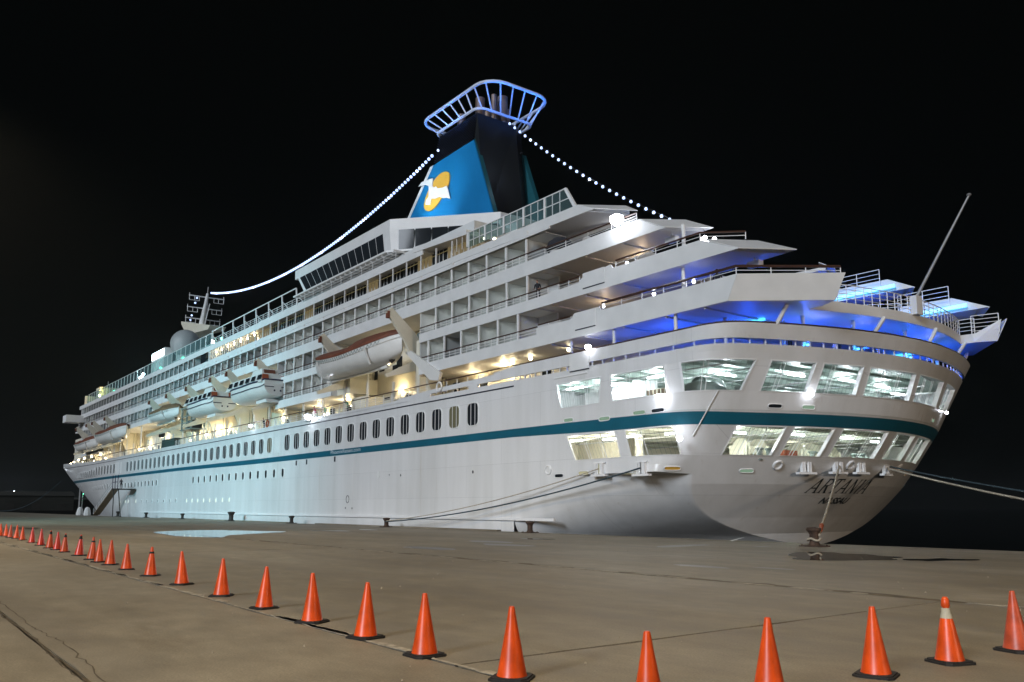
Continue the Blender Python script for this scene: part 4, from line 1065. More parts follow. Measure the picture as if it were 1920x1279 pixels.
part('lounge_wall', me, WHITE, SHIP)
def quadpart(pts, name, m_, off):
    n_ = (Vector(pts[1]) - Vector(pts[0])).cross(Vector(pts[3]) - Vector(pts[0])).normalized()
    me = MB(); me.prism([Vector(p) + n_ * .012 for p in pts], n_ * off); return part(name, me, m_, SHIP)
for i in range(13):
    x0b, x1b = -91.2 + 1.42 * i, -91.2 + 1.42 * (i + 1) - .12
    sh = lambda x: x - 2.2 * max(0, (-72.5 - x) / 19)      # the mullions rake like the forward end
    quadpart([(x0b, LY, 26.0), (x1b, LY, 26.0), (sh(x1b) - .5, LY, 28.55), (sh(x0b) - .5, LY, 28.55)], 'lounge_window', DARKG, .03)
for i in range(6):
    a = Vector((-71.1, 39.4, 0)); d = Vector((7.5, 6.75, 0)) / 6
    p, q = a + d * i, a + d * (i + .93)
    quadpart([(p.x, p.y, 26.0), (q.x, q.y, 26.0), (q.x, q.y, 28.5), (p.x, p.y, 28.5)], 'lounge_window', DARKG, .03)
inb('lounge_after_roof', -66, -54, 41, 2 * YC - 41, 23.6, 25.2, WHITE)

# --- funnel
FY = 46.5
FIN = [(-86.0, 29.7), (-65.05, 29.7), (-68.7, 38.84), (-76.5, 38.68)]
me = MB(); me.prism([(p[0], FY, p[1]) for p in FIN], (0, .5, 0)); fun = part('funnel', me, FBLUE, SHIP)
me = MB(); me.prism([(p[0], 2 * YC - FY, p[1]) for p in FIN], (0, -.5, 0)); part('funnel_fin', me, FTEAL, fun)
me = MB(); me.prism([(-64.95, FY + .02, 29.7), (-64.95, FY + .5, 29.7), (-68.6, FY + .5, 38.9), (-68.6, FY + .02, 38.9)], (.05, 0, 0)); part('fin_edge', me, FTEAL, fun)
me = MB(); me.prism([(-86.05, FY - .02, 29.7), (-86.75, FY - .02, 29.7), (-77.2, FY - .02, 38.7), (-76.52, FY - .02, 38.7)], (0, .5, 0)); part('fin_leading_edge', me, EMBW, fun)
me = MB()
cb = [(-76.5, FY + .5, 29.7), (-67.2, FY + .5, 29.7), (-66.9, 51.6, 29.7), (-68, 53.2, 29.7), (-76.5, 53.2, 29.7)]
ct = [(-75.4, FY + .06, 41.6), (-68.15, FY + .06, 41.6), (-68.3, 51.6, 41.6), (-69.5, 53.2, 41.6), (-75.4, 53.2, 41.6)]
me.add(cb + ct, [(i, (i + 1) % 5, 5 + (i + 1) % 5, 5 + i) for i in range(5)] + [(5, 6, 7, 8, 9)]); part('funnel_core', me, BLACKP, fun)
for k in range(15):
    t = (k + .5) / 15; z = 38.85 + 2.7 * t; x0 = -76.4 + .95 * t; x1 = -68.75 + .55 * t
    me = MB(); me.prism([(x0, FY - .05, z - .03), (x1, FY - .05, z - .03), (x1, FY + .16, z + .07), (x0, FY + .16, z + .07)], (0, 0, .03)); part('louvre_slat', me, DARKL, fun)
me = MB(); me.add([(-76.45, FY + .2, 38.8), (-68.75, FY + .2, 38.8), (-68.15, FY + .2, 41.6), (-75.4, FY + .2, 41.6)], [(0, 1, 2, 3)]); part('louvre_back', me, DARKL, fun)
for k in range(24):
    me = MB(); me.box(-69.0 + .03 * k * .4, -68.1, 52.3, 52.34, 41.3 - k * .42, 41.33 - k * .42)
    if k % 6 == 0: part('core_rung', me, STEEL, fun)
# emblem: sun disc with a gliding white bird
def embl(pts2, y0, th, name, m_, z0=0):
    me = MB(); me.prism([(p[0], y0, p[1]) for p in pts2], (0, -th, 0)); return part(name, me, m_, fun)
def spline(pts, k=5):
    out = []; n = len(pts)
    for i in range(n):
        p0, p1, p2, p3 = [Vector(pts[(i + q - 1) % n]) for q in range(4)]
        for t in np.linspace(0, 1, k, endpoint=False):
            q = 0.5 * ((2 * p1) + (-p0 + p2) * t + (2 * p0 - 5 * p1 + 4 * p2 - p3) * t * t + (-p0 + 3 * p1 - 3 * p2 + p3) * t ** 3)
            out.append((q.x, q.y))
    return out
disc = spline([(-73.35, 36.86), (-73.02, 36.27), (-73.2, 35.49), (-73.93, 34.8), (-74.79, 34.25), (-75.79, 33.76), (-76.82, 33.58), (-77.61, 33.78), (-78.24, 34.4), (-78.05, 35.13), (-77.54, 35.84), (-76.51, 36.62), (-75.24, 37.12), (-74.23, 37.15)])
embl(disc, FY - .02, .10, 'emblem_sun', YELLOW)
bird = [(-79.34, 37.10), (-78.67, 37.39), (-77.59, 37.30), (-76.33, 37.12), (-76.27, 36.7), (-76.38, 36.24), (-75.99, 35.9), (-75.68, 35.98), (-75.34, 35.63), (-74.2, 35.38), (-73.46, 35.36), (-73.15, 34.75), (-72.74, 33.66), (-73.43, 34.03), (-74.18, 34.2), (-74.94, 34.57), (-75.83, 34.65), (-76.61, 34.89), (-76.77, 34.22), (-77.78, 34.52), (-77.66, 34.98), (-77.14, 35.26), (-77.08, 35.96), (-77.18, 36.49), (-77.85, 36.84), (-78.66, 36.98)]
embl(bird, FY - .13, .07, 'emblem_bird', EMBW)
# flared tube cage round the funnel top, with exhaust pipes inside
def rrect(x0, x1, y0, y1, z, r, n=5):
    pts = []
    for cx_, cy_, a0 in ((x1 - r, y1 - r, 0), (x0 + r, y1 - r, 90), (x0 + r, y0 + r, 180), (x1 - r, y0 + r, 270)):
        for k in range(n + 1): a = math.radians(a0 + 90 * k / n); pts.append(Vector((cx_ + r * math.cos(a), cy_ + r * math.sin(a), z)))
    return pts
lo_ = rrect(-76.0, -67.6, 46.3, 53.5, 41.95, 1.0); hi_ = rrect(-78.6, -65.0, 45.7, 54.1, 43.9, 2.2)
me = MB(); me.tube(hi_, .17, 8, 0, True); cg = part('funnel_cage', me, TUBEW, SHIP, 60)
me = MB(); me.tube(lo_, .15, 8, 0, True); part('cage_ring', me, TUBEW, cg, 60)
def resample(L, n):
    d = [0]
    for i in range(len(L)): d.append(d[-1] + (L[(i + 1) % len(L)] - L[i]).length)
    out = []
    for k in range(n):
        s = d[-1] * k / n; i = max(j for j in range(len(L)) if d[j] <= s); t = (s - d[i]) / max(1e-6, d[i + 1] - d[i]); out.append(L[i].lerp(L[(i + 1) % len(L)], t))
    return out
for a, bb in zip(resample(lo_, 26), resample(hi_, 26)):
    me = MB(); me.tube([a, bb], .085, 6); part('cage_strut', me, TUBEW, cg, 60)
for X, Y, r_, h in ((-74, 48.5, .45, 1.9), (-72.3, 50.8, .5, 2.2), (-70.6, 48.6, .5, 2.5), (-69.3, 50.6, .55, 2.7), (-70.4, 52, .35, 2.1), (-73.5, 51.8, .35, 1.7), (-68.9, 49.2, .3, 2.4)):
    me = MB(); h += .6; me.lathe([(r_, 41.6), (r_, 41.6 + h), (r_ * .8, 41.6 + h), (r_ * .8, 41.2 + h)], (X, Y, 0), 14); part('exhaust_pipe', me, EXH, fun, 50)

# --- mast, radomes, screen, forward end
me = MB(); me.tube([(-171.5, YC, 29), (-169.0, YC, 36.5), (-166.2, YC, 43.0)], [1.1, .75, .25], 10); mast = part('mast', me, WHITE, SHIP, 50)
me = MB(); me.prism([(-178, YC - 1.5, 39.3), (-158.8, YC - 1.5, 35.2), (-160, YC - 1.5, 34.6), (-168, YC - 1.5, 35.3), (-171, YC - 1.5, 32.4), (-174, YC - 1.5, 35.9), (-177.8, YC - 1.5, 38.7)], (0, 3, 0)); part('mast_platform', me, CREAM, mast)
for dx, z in ((0.6, 42.3), (-.3, 40.2), (-1.2, 38.2)):
    me = MB(); c_ = Vector((-167.2 + dx, YC, z))
    for s in (-1, 1):
        me.tube([c_, c_ + Vector((0, s * 3.4, .0))], .11, 6); me.tube([c_ + Vector((0, s * 3.3, -.9)), c_ + Vector((0, s * 1.4, -.9))], .06, 5)
        for q in (1.4, 2.3, 3.3): me.tube([c_ + Vector((0, s * q, -.9)), c_ + Vector((0, s * q, .5 if q > 3 else 0))], .06, 5)
    part('mast_yard', me, WHITE2, mast)
me = MB(); me.tube([(-164.5, YC, 40.6), (-168.5, YC, 34.8)], .09, 5); me.tube([(-166.2, YC, 43.0), (-166.1, YC, 44.3)], .05, 5); part('mast_stay', me, WHITE2, mast)
for X, Y, z, r_ in ((-161.4, 44.9, 31.6, 2.7), (-153, 52, 30.4, 2.1)):
    me = MB(); me.sphere((X, Y, z), r_, 14); o = part('radome', me, RADOME, SHIP, 60)
    me = MB(); me.lathe([(r_ * .5, 24.9), (r_ * .55, z - r_ * .8)], (X, Y, 0), 10); part('radome_pedestal', me, WHITE, o, 50)
me = MB(); me.box(-172.7, -164.4, 41.86, 41.9, 29.65, 30.9); o = part('cinema_screen', me, E_SCREEN, SHIP)
me = MB(); me.box(-173, -163.9, 41.95, 43.4, 24, 31.1); part('screen_housing', me, WALLG, o)
area('screen_spill', (-168, 41.2, 30.2), (-168, 36, 26), 700, (.6, .92, 1), 8, 1.2)
inb('upper_house', -176, -140, 43.5, 56.3, 23.6, 28.5, WHITE)
# forward part of the superstructure, bridge wing and front
inb('forward_house', -209, -185, Y0 + 2, 2 * YC - Y0 - 2, 17.9, 23.2, WALLG)
fr = [(-205, Y0 + .2), (-209, Y0 + 1), (-213, 41), (-215, YC), (-213, 2 * YC - 41), (-209, 2 * YC - Y0 - 1), (-205, 2 * YC - Y0 - .2)]
me = MB(); me.prism([(p[0], p[1], 15.35) for p in fr], (0, 0, 10.4)); part('forward_front', me, WHITE, SHIP)
fr2 = [(-200, Y0 + .4), (-212, Y0 + 1.6), (-222, 42), (-226, YC), (-222, 2 * YC - 42), (-212, 2 * YC - Y0 - 1.6), (-200, 2 * YC - Y0 - .4)]
me = MB(); me.prism([(p[0], p[1], 12.62) for p in fr2], (0, 0, 2.75)); part('forward_front', me, WHITE, SHIP)
inb('bridge_wing', -207, -203, 32.6, 40, 19.7, 21.2, WHITE)
inb('signal_house', -203.5, -199.5, 38.2, 42, 23.6, 27.3, CREAM); inb('signal_cabin', -202, -200.4, 36.9, 38.0, 20.9, 23.0, CREAM)
point('signal_light', (-198.8, 37.6, 26.2), 420, (1, .75, .25))
me = MB(); me.sphere((-198.8, 38, 25.3), .25, 6); part('signal_lamp', me, E_WARM, SHIP)
for X, Y, h in ((-206, 41, 29.5), (-210, 44, 30.5)): me = MB(); me.tube([(X, Y, 25.7), (X, Y, h)], .05, 5); part('whip_aerial', me, WALLG, SHIP)
fo = [(-186, Y0 + .1), (-200, Y0 + .45), (-222, 38.3), (-240, 41.8), (-246, YC)]
fo = fo + [(p[0], 2 * YC - p[1]) for p in fo[:-1]][::-1]
me = MB(); me.prism([(p[0], p[1], 12.45) for p in fo], (0, 0, .18)); part('forecastle_awning_deck', me, WHITE, SHIP)

# --- davits (part of the ship) and the boats that hang in them (things of their own)
def davit(X, zt=17.9, zl=12.6, yo=33.6):
    me = MB()
    me.prism([(X - .16, PW, 10.36), (X - .16, PW - 1.1, 10.36), (X - .16, 36.7, 14.4), (X - .16, 37.3, 15.6), (X - .16, PW, 15.4)], (.32, 0, 0))
    me.prism([(X - .14, 37.3, 15.4), (X - .14, 36.2, 14.2), (X - .14, 35.4, 15.6), (X - .14, yo, zt), (X - .14, yo + .5, zt + .45), (X - .14, 36.4, 16.4)], (.28, 0, 0))
    me.prism([(X - .12, 37.0, 14.6), (X - .12, 36.4, 14.0), (X - .12, yo, zl), (X - .12, yo + .15, zl - .25), (X - .12, 36.4, 13.1), (X - .12, 37.6, 13.9)], (.24, 0, 0))
    o = part('davit', me, CREAM, SHIP)
    me = MB(); me.lathe([(.34, -.16), (.38, -.1), (.38, .1), (.34, .16)], (0, 0, 0), 14); me.v = [(X + v[2], 37.0 + v[0], 16.2 + v[1]) for v in me.v]; part('davit_sheave', me, MESHG, o, 40)
    me = MB(); me.box(X - .16, X + .16, yo + .06, yo + .3, zt - .5, zt + .1); part('davit_head', me, TARP, o)
    me = MB()
    for y in (PW - .25, PW - .6): me.tube([(X + .3, y, 15.2), (X + .3, y, 10.5)], .025, 4)
    part('davit_fall', me, IRON, o)
for x0, x1 in ((-76.2, -62.6), (-103.5, -93.6), (-120.2, -109.8), (-139.5, -130), (-182, -171), (-198, -187.5)): davit(x0); davit(x1)
me = MB(); me.prism([(-63.3, 35.9, 14.75), (-62.6, 35.9, 14.9), (-57.6, 35.9, 12.3), (-57.9, 35.9, 11.7), (-59.2, 35.9, 11.9)], (0, .25, 0)); part('boat_boom', me, BOATW, SHIP)
me = MB(); me.box(-61.9, -61.3, 36.2, 36.8, 10.4, 15.6); part('davit_post', me, CREAM, SHIP)

def boat_hull(L, B, zk, zs, rise, full_stern=False, n=19):
    """rows across; returns MB of a boat hull centred on x=0,y=0 with the stem at -L/2"""
    secs = []
    for i in range(n):
        t = i / (n - 1); x = -L / 2 + L * t; e = abs(2 * t - 1)
        wv = (1 - e ** 2.6) ** .75 if not (full_stern and t > .5) else max(.72, (1 - e ** 5) ** .8)
        hb = max(.02, B / 2 * wv); sh = zs + rise * e ** 2; kl = zk + (zs - zk) * .55 * e ** 4 if not (full_stern and t > .5) else zk + .25 * e ** 4
        prof = [(1, 1), (1.0, .72), (.95, .45), (.78, .2), (.45, .06), (.0, 0)]
        sec = [(x, -hb * a, kl + (sh - kl) * c) for a, c in prof] + [(x, hb * a, kl + (sh - kl) * c) for a, c in prof[::-1][1:]]
        secs.append(sec)
    return secs
def lifeboat_open(name, label, X, Y, L, B, zk, zs, rise, tarp, grp, colored=None, yaw=0):
    t = thing(name, label, 'lifeboat', (X, Y, zk), grp)
    def P(nm, mb, m_, par=t, sm=45):
        mb.v = [(v[0] + X, v[1] + Y, v[2]) for v in mb.v]; return part(nm, mb, m_, par, sm)
    secs = boat_hull(L, B, zk, zs, rise); me = MB(); me.grid(secs); P('boat_hull', me, BOATW)
    me = MB()
    rows = []
    for i, s in enumerate(secs):
        tt = i / (len(secs) - 1); e = abs(2 * tt - 1); a, b_ = Vector(s[0]), Vector(s[-1]); r_ = (1.0 * (1 - e ** 3) + .12) * (1.15 if tt > .6 else .8)
        rows.append([a + Vector((0, -.05, -.22)), a + Vector((0, -.05, .02)), a.lerp(b_, .25) + Vector((0, 0, r_ * .75)), a.lerp(b_, .5) + Vector((0, 0, r_)), a.lerp(b_, .75) + Vector((0, 0, r_ * .75)), b_ + Vector((0, .05, .02)), b_ + Vector((0, .05, -.22))])
    me.grid(rows); P('boat_cover', me, tarp)
    # rubbing band, grab line, keel shoe, skates
    me = MB(); me.tube([Vector(s[1]) + Vector((0, -.03, 0)) for s in secs], .05, 5); P('rubbing_band', me, BOATW)
    me = MB()
    for i in range(2, len(secs) - 3):
        p, q = Vector(secs[i][0]), Vector(secs[i + 1][0])
        for k in range(2):
            a, b_ = p.lerp(q, k / 2), p.lerp(q, (k + 1) / 2)
            me.tube([a + Vector((0, -.06, -.28)), a.lerp(b_, .5) + Vector((0, -.07, -.62)), b_ + Vector((0, -.06, -.28))], .022, 4)
    P('grab_line', me, MESHG)
    me = MB(); me.prism([(-L * .36, -.12, zk - .12), (L * .36, -.12, zk - .12), (L * .36, -.12, zk + .12), (-L * .36, -.12, zk + .12)], (0, .24, 0)); P('keel', me, BOATW)
    for s in (-.28, .3):
        me = MB(); me.prism([(L * s - .12, -B * .46, zs - .1), (L * s + .12, -B * .46, zs - .1), (L * s + .12, -B * .3, zk + .2), (L * s - .12, -B * .3, zk + .2)], (0, -.1, 0)); P('skate', me, BOATW)
    me = MB(); me.lathe([(.04, -.3), (.3, -.05), (.3, .05), (.04, .3)], (L * .4, 0, zk + .5), 8); P('propeller_guard', me, IRON)
    return t
GB = 'boats hanging in the davits'
lifeboat_open('lifeboat', 'large white lifeboat with a red-brown canvas cover, nearest the stern', -71.3, 35.3, 17.0, 3.9, 13.75, 15.55, 1.0, TARP, GB)
lifeboat_open('lifeboat', 'small white lifeboat with a brown cover hanging just ahead of the two cabin tenders', -134.5, 35.2, 13.0, 3.9, 14.2, 15.7, .5, TARPB, GB)
lifeboat_open('lifeboat', 'white lifeboat with a dark red cover hanging over the bright forward lamps', -171.5, 35.4, 22.0, 4.0, 13.3, 15.2, .9, TARP, GB)
lifeboat_open('lifeboat', 'foremost white lifeboat with a dark red cover, nearest the bow', -193.5, 35.6, 19.0, 4.0, 12.9, 14.6, .8, TARP, GB)
def tender(label, X, Y, L, zk):
    t = thing('tender_boat', label, 'tender boat', (X, Y, zk), GB); B = 4.2; zs = zk + 1.7
    def P(nm, mb, m_, par=t, sm=40):
        mb.v = [(v[0] + X, v[1] + Y, v[2]) for v in mb.v]; return part(nm, mb, m_, par, sm)
    secs = boat_hull(L, B, zk, zs, .35, True); me = MB(); me.grid(secs); last = secs[-1]; me.add(last, [tuple(range(len(last)))]); P('boat_hull', me, BOATW)
    me = MB(); lo = [Vector(s[0]) for s in secs]
    me.tube([p + Vector((0, -.05, 0)) for p in lo] + [Vector(secs[-1][-1]) + Vector((.06, 0, 0))], .09, 6); me.tube([Vector(s[1]) + Vector((0, -.04, -.1)) for s in secs[2:]], .05, 5); P('boat_fender', me, NAVY)
    me = MB(); me.box(L / 2 + .005, L / 2 + .03, -B * .36, -B * .1, zk + 1.2, zk + 1.3); P('stern_marking', me, NAVY)
    me = MB(); me.box(L / 2 + .005, L / 2 + .03, B * .1, B * .36, zk + 1.2, zk + 1.3)
    P('stern_marking', me, NAVY)
    for y in (-.35, .35):
        me = MB(); me.box(L / 2 + .005, L / 2 + .03, y - .09, y + .09, zk + .75, zk + .95); P('stern_port', me, NAVY)
    me = MB(); x0, x1 = -L * .38, L * .46
    me.prism([(x0 - .8, -B * .42, zs + .1), (x1, -B * .42, zs + .1), (x1 - .25, -B * .36, zs + 1.12), (x0 + .5, -B * .36, zs + 1.12)], (0, B * .8, 0)); P('boat_cabin', me, BOATW)
    me = MB(); me.prism([(x1 - 4.6, -B * .3, zs + 1.12), (x1 - 1.0, -B * .3, zs + 1.12), (x1 - 1.4, -B * .27, zs + 1.8), (x1 - 4.2, -B * .27, zs + 1.8)], (0, B * .57, 0)); P('wheelhouse', me, BOATW)
    for y in (-1.2, 1.0): 
        me = MB(); me.prism([(x1 + .004, y - .38, zs + .25), (x1 + .004, y + .38, zs + .25), (x1 - .2, y + .36, zs + 1.0), (x1 - .2, y - .36, zs + 1.0)], (.05, 0, 0)); P('cabin_door', me, ORANGE)
    for k in range(6):
        me = MB(); xx = x0 + .4 + k * 1.9; me.prism([(xx, -B * .425, zs + .4), (xx + 1.1, -B * .425, zs + .4), (xx + 1.1, -B * .39, zs + .95), (xx, -B * .39, zs + .95)], (0, -.03, 0)); P('cabin_window', me, DARKG)
    me = MB(); me.prism([(x1 - 1.05, -1.0, zs + 1.22), (x1 - 1.05, .3, zs + 1.22), (x1 - 1.3, .3, zs + 1.7), (x1 - 1.3, -1.0, zs + 1.7)], (.06, 0, 0)); P('wheelhouse_window', me, TARP)
    me = MB(); me.box(L * .18, L * .42, -B * .2, B * .2, zk - .35, zk); P('skeg', me, BOATW)
tender('white cabin tender with orange doors and navy fender, the nearer one of the pair', -97.6, 35.5, 13.2, 13.6)
tender('white cabin tender with orange doors, the farther one of the pair', -115.2, 35.5, 13.2, 13.5)
# open cage on the promenade and the dark cover beside it
t = thing('inspection_cage', 'dark steel work cage standing ahead of the cabin tenders on the promenade', 'work cage', (-125, 36.6, 10.4))
me = MB()
for X in (-127.5, -125.2, -123):
    for Y in (35.6, 37.4): me.box(X - .1, X + .1, Y - .1, Y + .1, 12.6, 15.6)
me.box(-127.8, -122.7, 35.4, 37.6, 15.6, 15.75); me.box(-127.8, -122.7, 35.4, 37.6, 12.5, 12.65)
for z in (13.5, 14.4): me.box(-127.6, -122.9, 35.55, 35.65, z, z + .12)
part('cage_frame', me, MESHG, t)
me = MB(); me.box(-126.6, -123.6, 36.0, 37.3, 12.65, 13.9); part('stowed_box', me, IRON, t)
me = MB(); me.box(-125.4, -125, 37, 37.4, 10.36, 12.5); part('cage_pedestal', me, BOATW, t)
COVD = mat('dark_green_canvas', (0.02, 0.05, 0.045), 0.8, var=0.3, bump=0.4)
me = MB(); me.prism([(-140, 36.12, 10.75), (-132.7, 36.12, 10.75), (-132.7, 36.12, 11.9), (-139.8, 36.12, 11.95)], (0, .8, 0)); tag(part('canvas_cover', me, COVD, None), 'dark green canvas cover lashed over the promenade rail', 'cover')

# promenade clutter: pillars, lockers, pipes and vents along the house wall
random.seed(21)
for X in np.arange(-184, -62, 4.9):
    me = MB(); me.box(X - .09, X + .09, Y0 + .35, Y0 + .53, 10.36, 12.56 if (-93 < X < -78 or -63 < X) else 10.36 + random.choice([2.3, 5.0]))
    part('promenade_pillar', me, WHITE, SHIP)
for i in range(46):
    X = random.uniform(-182, -50); k = random.random()
    me = MB()
    if k < .35: me.box(X - random.uniform(.4, .9), X + .5, PW - .55, PW - .02, 10.37, 10.37 + random.uniform(.6, 1.1)); part('deck_locker', me, random.choice([WHITE, CREAM, ORANGE, MESHG]), SHIP)
    elif k < .6: z = random.uniform(12.8, 15.6); me.box(X - .35, X + .35, PW - .06, PW - .005, z, z + .5); part('wall_vent', me, random.choice([DARKL, MESHG, WALLG]), SHIP)
    elif k < .8: z = random.uniform(12.3, 16.5); me.tube([(X - 3, PW - .15, z), (X + 3, PW - .15, z)], .06, 5); part('wall_pipe', me, CREAM, SHIP)
    else: me.tube([(X, PW - .14, 10.4), (X, PW - .14, 17.6)], .07, 5); part('wall_pipe', me, CREAM, SHIP)
for X in (-66.5, -72.5, -97, -100.5, -107, -112, -117, -131, -137, -143, -175, -180, -192):
    me = MB(); me.lathe([(.38, -.5), (.42, -.42), (.2, -.38), (.2, .38), (.42, .42), (.38, .5)], (0, 0, 0), 12); me.v = [(X + v[2], PW - .9 + v[0], 11.0 + v[1]) for v in me.v]; me.box(X - .6, X + .6, PW - 1.2, PW - .5, 10.37, 10.62)
    part('boat_winch', me, MESHG, SHIP, 40)
for X in np.arange(-104.2, -93.5, 3.4):
    me = MB(); me.box(X - .9, X + .9, PW - .5, PW - .04, 13.2, 13.7); part('wall_duct', me, CREAM, SHIP)

# --- lamps on the ship
def bulkhead_lamp(X, Y, z, power, m_, col, r=.2, dy=-.5, name='deck_lamp'):
    me = MB(); me.lathe([(r * .5, -.12), (r, -.06), (r, .06), (r * .6, .12)], (X, Y, z), 10); part(name, me, m_, SHIP, 40)
    point(name + '_light', (X, Y + dy, z), power * .5, col, .15)
W_ = (1.0, 0.80, 0.46)
for X, z, pw in ((-52.9, 12.1, 320), (-57.3, 11.9, 160), (-70.3, 12.5, 420), (-80.3, 12.0, 460), (-87.2, 11.7, 260), (-98.9, 12.3, 380), (-105.1, 12.2, 320), (-112.0, 12.1, 320), (-119.1, 12.2, 420), (-128.5, 12.2, 320), (-136, 11.9, 260), (-144, 12.0, 380), (-150, 12.6, 520), (-161, 12.2, 420), (-168, 12.2, 520), (-176, 11.9, 420), (-185, 11.8, 380), (-196, 11.8, 320)):
    bulkhead_lamp(X, PW - .18, z, pw, E_WARM, W_, .24, -.75)
for X in (-44.2, -48.5, -50.7): bulkhead_lamp(X, Y0 + 1.9, 12.42, 160, E_WARM, W_, .13, 0)
for X in np.arange(-190, -240, -9): 
    Yb = side_pt(X, 12)[1] + 1.2; bulkhead_lamp(X, Yb, 12.2, 300, E_WARM, W_, .2, 0, 'forecastle_lamp')
# floodlights hung on the hull and superstructure; each washes the plating beneath it
def flood(p, q, power, size, col=(1, .95, .9), r=.3, m_=None):
    me = MB(); me.lathe([(r * .3, -r), (r, -r * .4), (r, r * .3), (r * .5, r * .6)], p, 12); o = part('floodlight', me, m_ or E_COOL, SHIP, 40)
    spot('floodlight_beam', p, q, power, col, size, .8, .12)
flood((-36.6, 35.45, 19.2), (-35.6, 36.3, 17.9), 330, 130, r=.42)
flood((-33.7, 35.7, 7.9), (-33.3, 36.6, 7.2), 150, 150, r=.22)
flood((-32.5, 36.0, 5.45), (-31.8, 37.6, 5.0), 26, 140, r=.17)
flood((stern_x(42.3, 8.0) + .3, 42.3, 7.95), (-28.6, 42.3, 7.2), 9, 150, r=.13)
flood((stern_x(58.2, 8.0) + .3, 58.2, 8.0), (stern_x(58.2, 7.0), 58.2, 7.0), 18, 150, r=.1)
flood((-39.9, 35.9, 11.75), (-39.6, 36.2, 10.6), 70, 150, (1, .9, .75), r=.2)
flood((-82.8, 35.6, 10.9), (-83.2, 36.2, 8.6), 620, 110, (1, .95, .88), r=.3)
flood((-99.5, 35.7, 11.2), (-99.5, 36.2, 9.2), 130, 120, r=.2)
for X, z in ((-36.8, 16.6), (-30.8, 16.6), (-39, 14.3), (-34.6, 14.2), (-31.5, 14.3)):
    me = MB(); me.sphere((X, Y0 + .35, z), .10, 6); part('rail_lamp', me, E_COOL, SHIP)
for p in ((-53.3, 37.2, 22.6), (-52.4, 37.5, 22.4)): me = MB(); me.sphere(p, .12, 6); part('rail_lamp', me, E_WARM, SHIP)
point('terrace_light', (-38, 39, 17.2), 60, (1, .72, .45)); point('terrace_light', (-41, 38.5, 14.6), 35, (1, .72, .45)); point('terrace_light', (-40.5, 39.5, 20.0), 50, (.9, .92, 1))
for p in ((-31.9, 38.0, 17.28), (-31.8, 38.0, 17.0), (-31.2, 38.0, 17.0)):
    me = MB(); me.sphere(p, .13, 6); part('rail_lamp', me, E_COOL, SHIP)
# blue lights of the after terraces
B_ = (0.012, 0.085, 1.0)
def blue(p, power, rng=None):
    me = MB(); me.lathe([(.1, -.08), (.14, 0), (.1, .08)], p, 8); part('blue_deck_lamp', me, E_LED, SHIP)
    point('blue_deck_light', (p[0], p[1], p[2] + .18), power * .5, B_, .15)
for p, pw in (((-35, 38.4, 10.8), 420), ((-31.2, 40.8, 10.8), 420), ((-38.5, 38.2, 10.9), 120), ((-29.4, 44, 10.8), 420), ((-28.4, 48.5, 10.8), 380), ((-28.4, 53.5, 10.8), 380), ((-29.2, 58.2, 10.8), 380), ((-32, 61, 10.8), 320), ((-33, 38.2, 13.5), 160), ((-30, 40.6, 13.5), 200), ((-28, 46, 13.4), 60), ((-30, 59.5, 13.5), 300), ((-36.5, 37.8, 13.4), 60), ((-35.5, 60.8, 16.1), 300), ((-39, 61.2, 18.8), 200), ((-33.5, 57, 14), 150), ((-34.5, 38.0, 15.9), 24)): blue(p, pw)
for tip, xi, z in ((T2, -32.5, 15.42), (T1, -38, 18.0), (T3, -31.5, 12.75)):
    for S_ in (0, 1):
        yy = lambda y: 2 * YC - y if S_ else y
        if tip is T3 and not S_: continue
        me = MB(); y0_, y1_ = sorted((yy(tip[1] + .44), yy(tip[1] + .56))); me.box(xi - 1.2, tip[0] - 1.3, y0_, y1_, z + .08, z + .34); part('led_strip', me, E_CYAN, SHIP)
        area('led_strip_light', ((xi + tip[0]) / 2 - 1, yy(tip[1] + 1.2), z + .3), ((xi + tip[0]) / 2 - 1, yy(tip[1]), z + .7), 22, (.06, .3, 1), 4, .3)
for Y in (41, 59): 
    me = MB(); me.box(-34.0, -30.2, Y - .09, Y + .09, 12.44, 12.56); part('led_strip', me, E_CYAN, SHIP)
# blue light on the funnel cage and the lit fin
for p, q, pw in (((-72, 43.4, 41.4), (-72, 45.6, 44), 900), ((-64.0, 47, 41.2), (-66, 48, 44), 900), ((-64.2, 52, 41.2), (-66, 52, 44), 800), ((-78, 45, 41.6), (-77, 46, 44), 500)):
    spot('cage_light', p, q, pw, (.04, .23, 1.0), 150, .8, .2)
spot('funnel_light', (-77, 40.5, 30.3), (-75, FY, 35.2), 3100, (.80, .92, 1.0), 80, .9, .3)
me = MB(); me.box(-77.4, -76.6, 40.2, 40.7, 29.72, 30.1); part('funnel_floodlight', me, E_COOL, SHIP)
me = MB(); me.sphere((-75.0, FY - .35, 41.0 - 1.2), .14, 6); part('funnel_lamp', me, E_BULB, SHIP)

for X, Y in ((-28.6, 42.4), (-27.6, 45.9), (-27.3, 51.2), (-28.3, 57.0)):
    me = MB(); me.tube([(X, Y, 10.4), (X, Y, 12.6)], .13, 8); o = part('lit_pillar', me, WHITE, SHIP, 50)
    me = MB(); me.lathe([(.06, 10.75), (.08, 10.8), (.06, 10.85)], (X + .4, Y - .25, 0), 8); part('pillar_uplight', me, E_LED, o)
    point('pillar_light', (X + .38, Y - .25, 11.1), 16, (.06, .45, 1), .06)

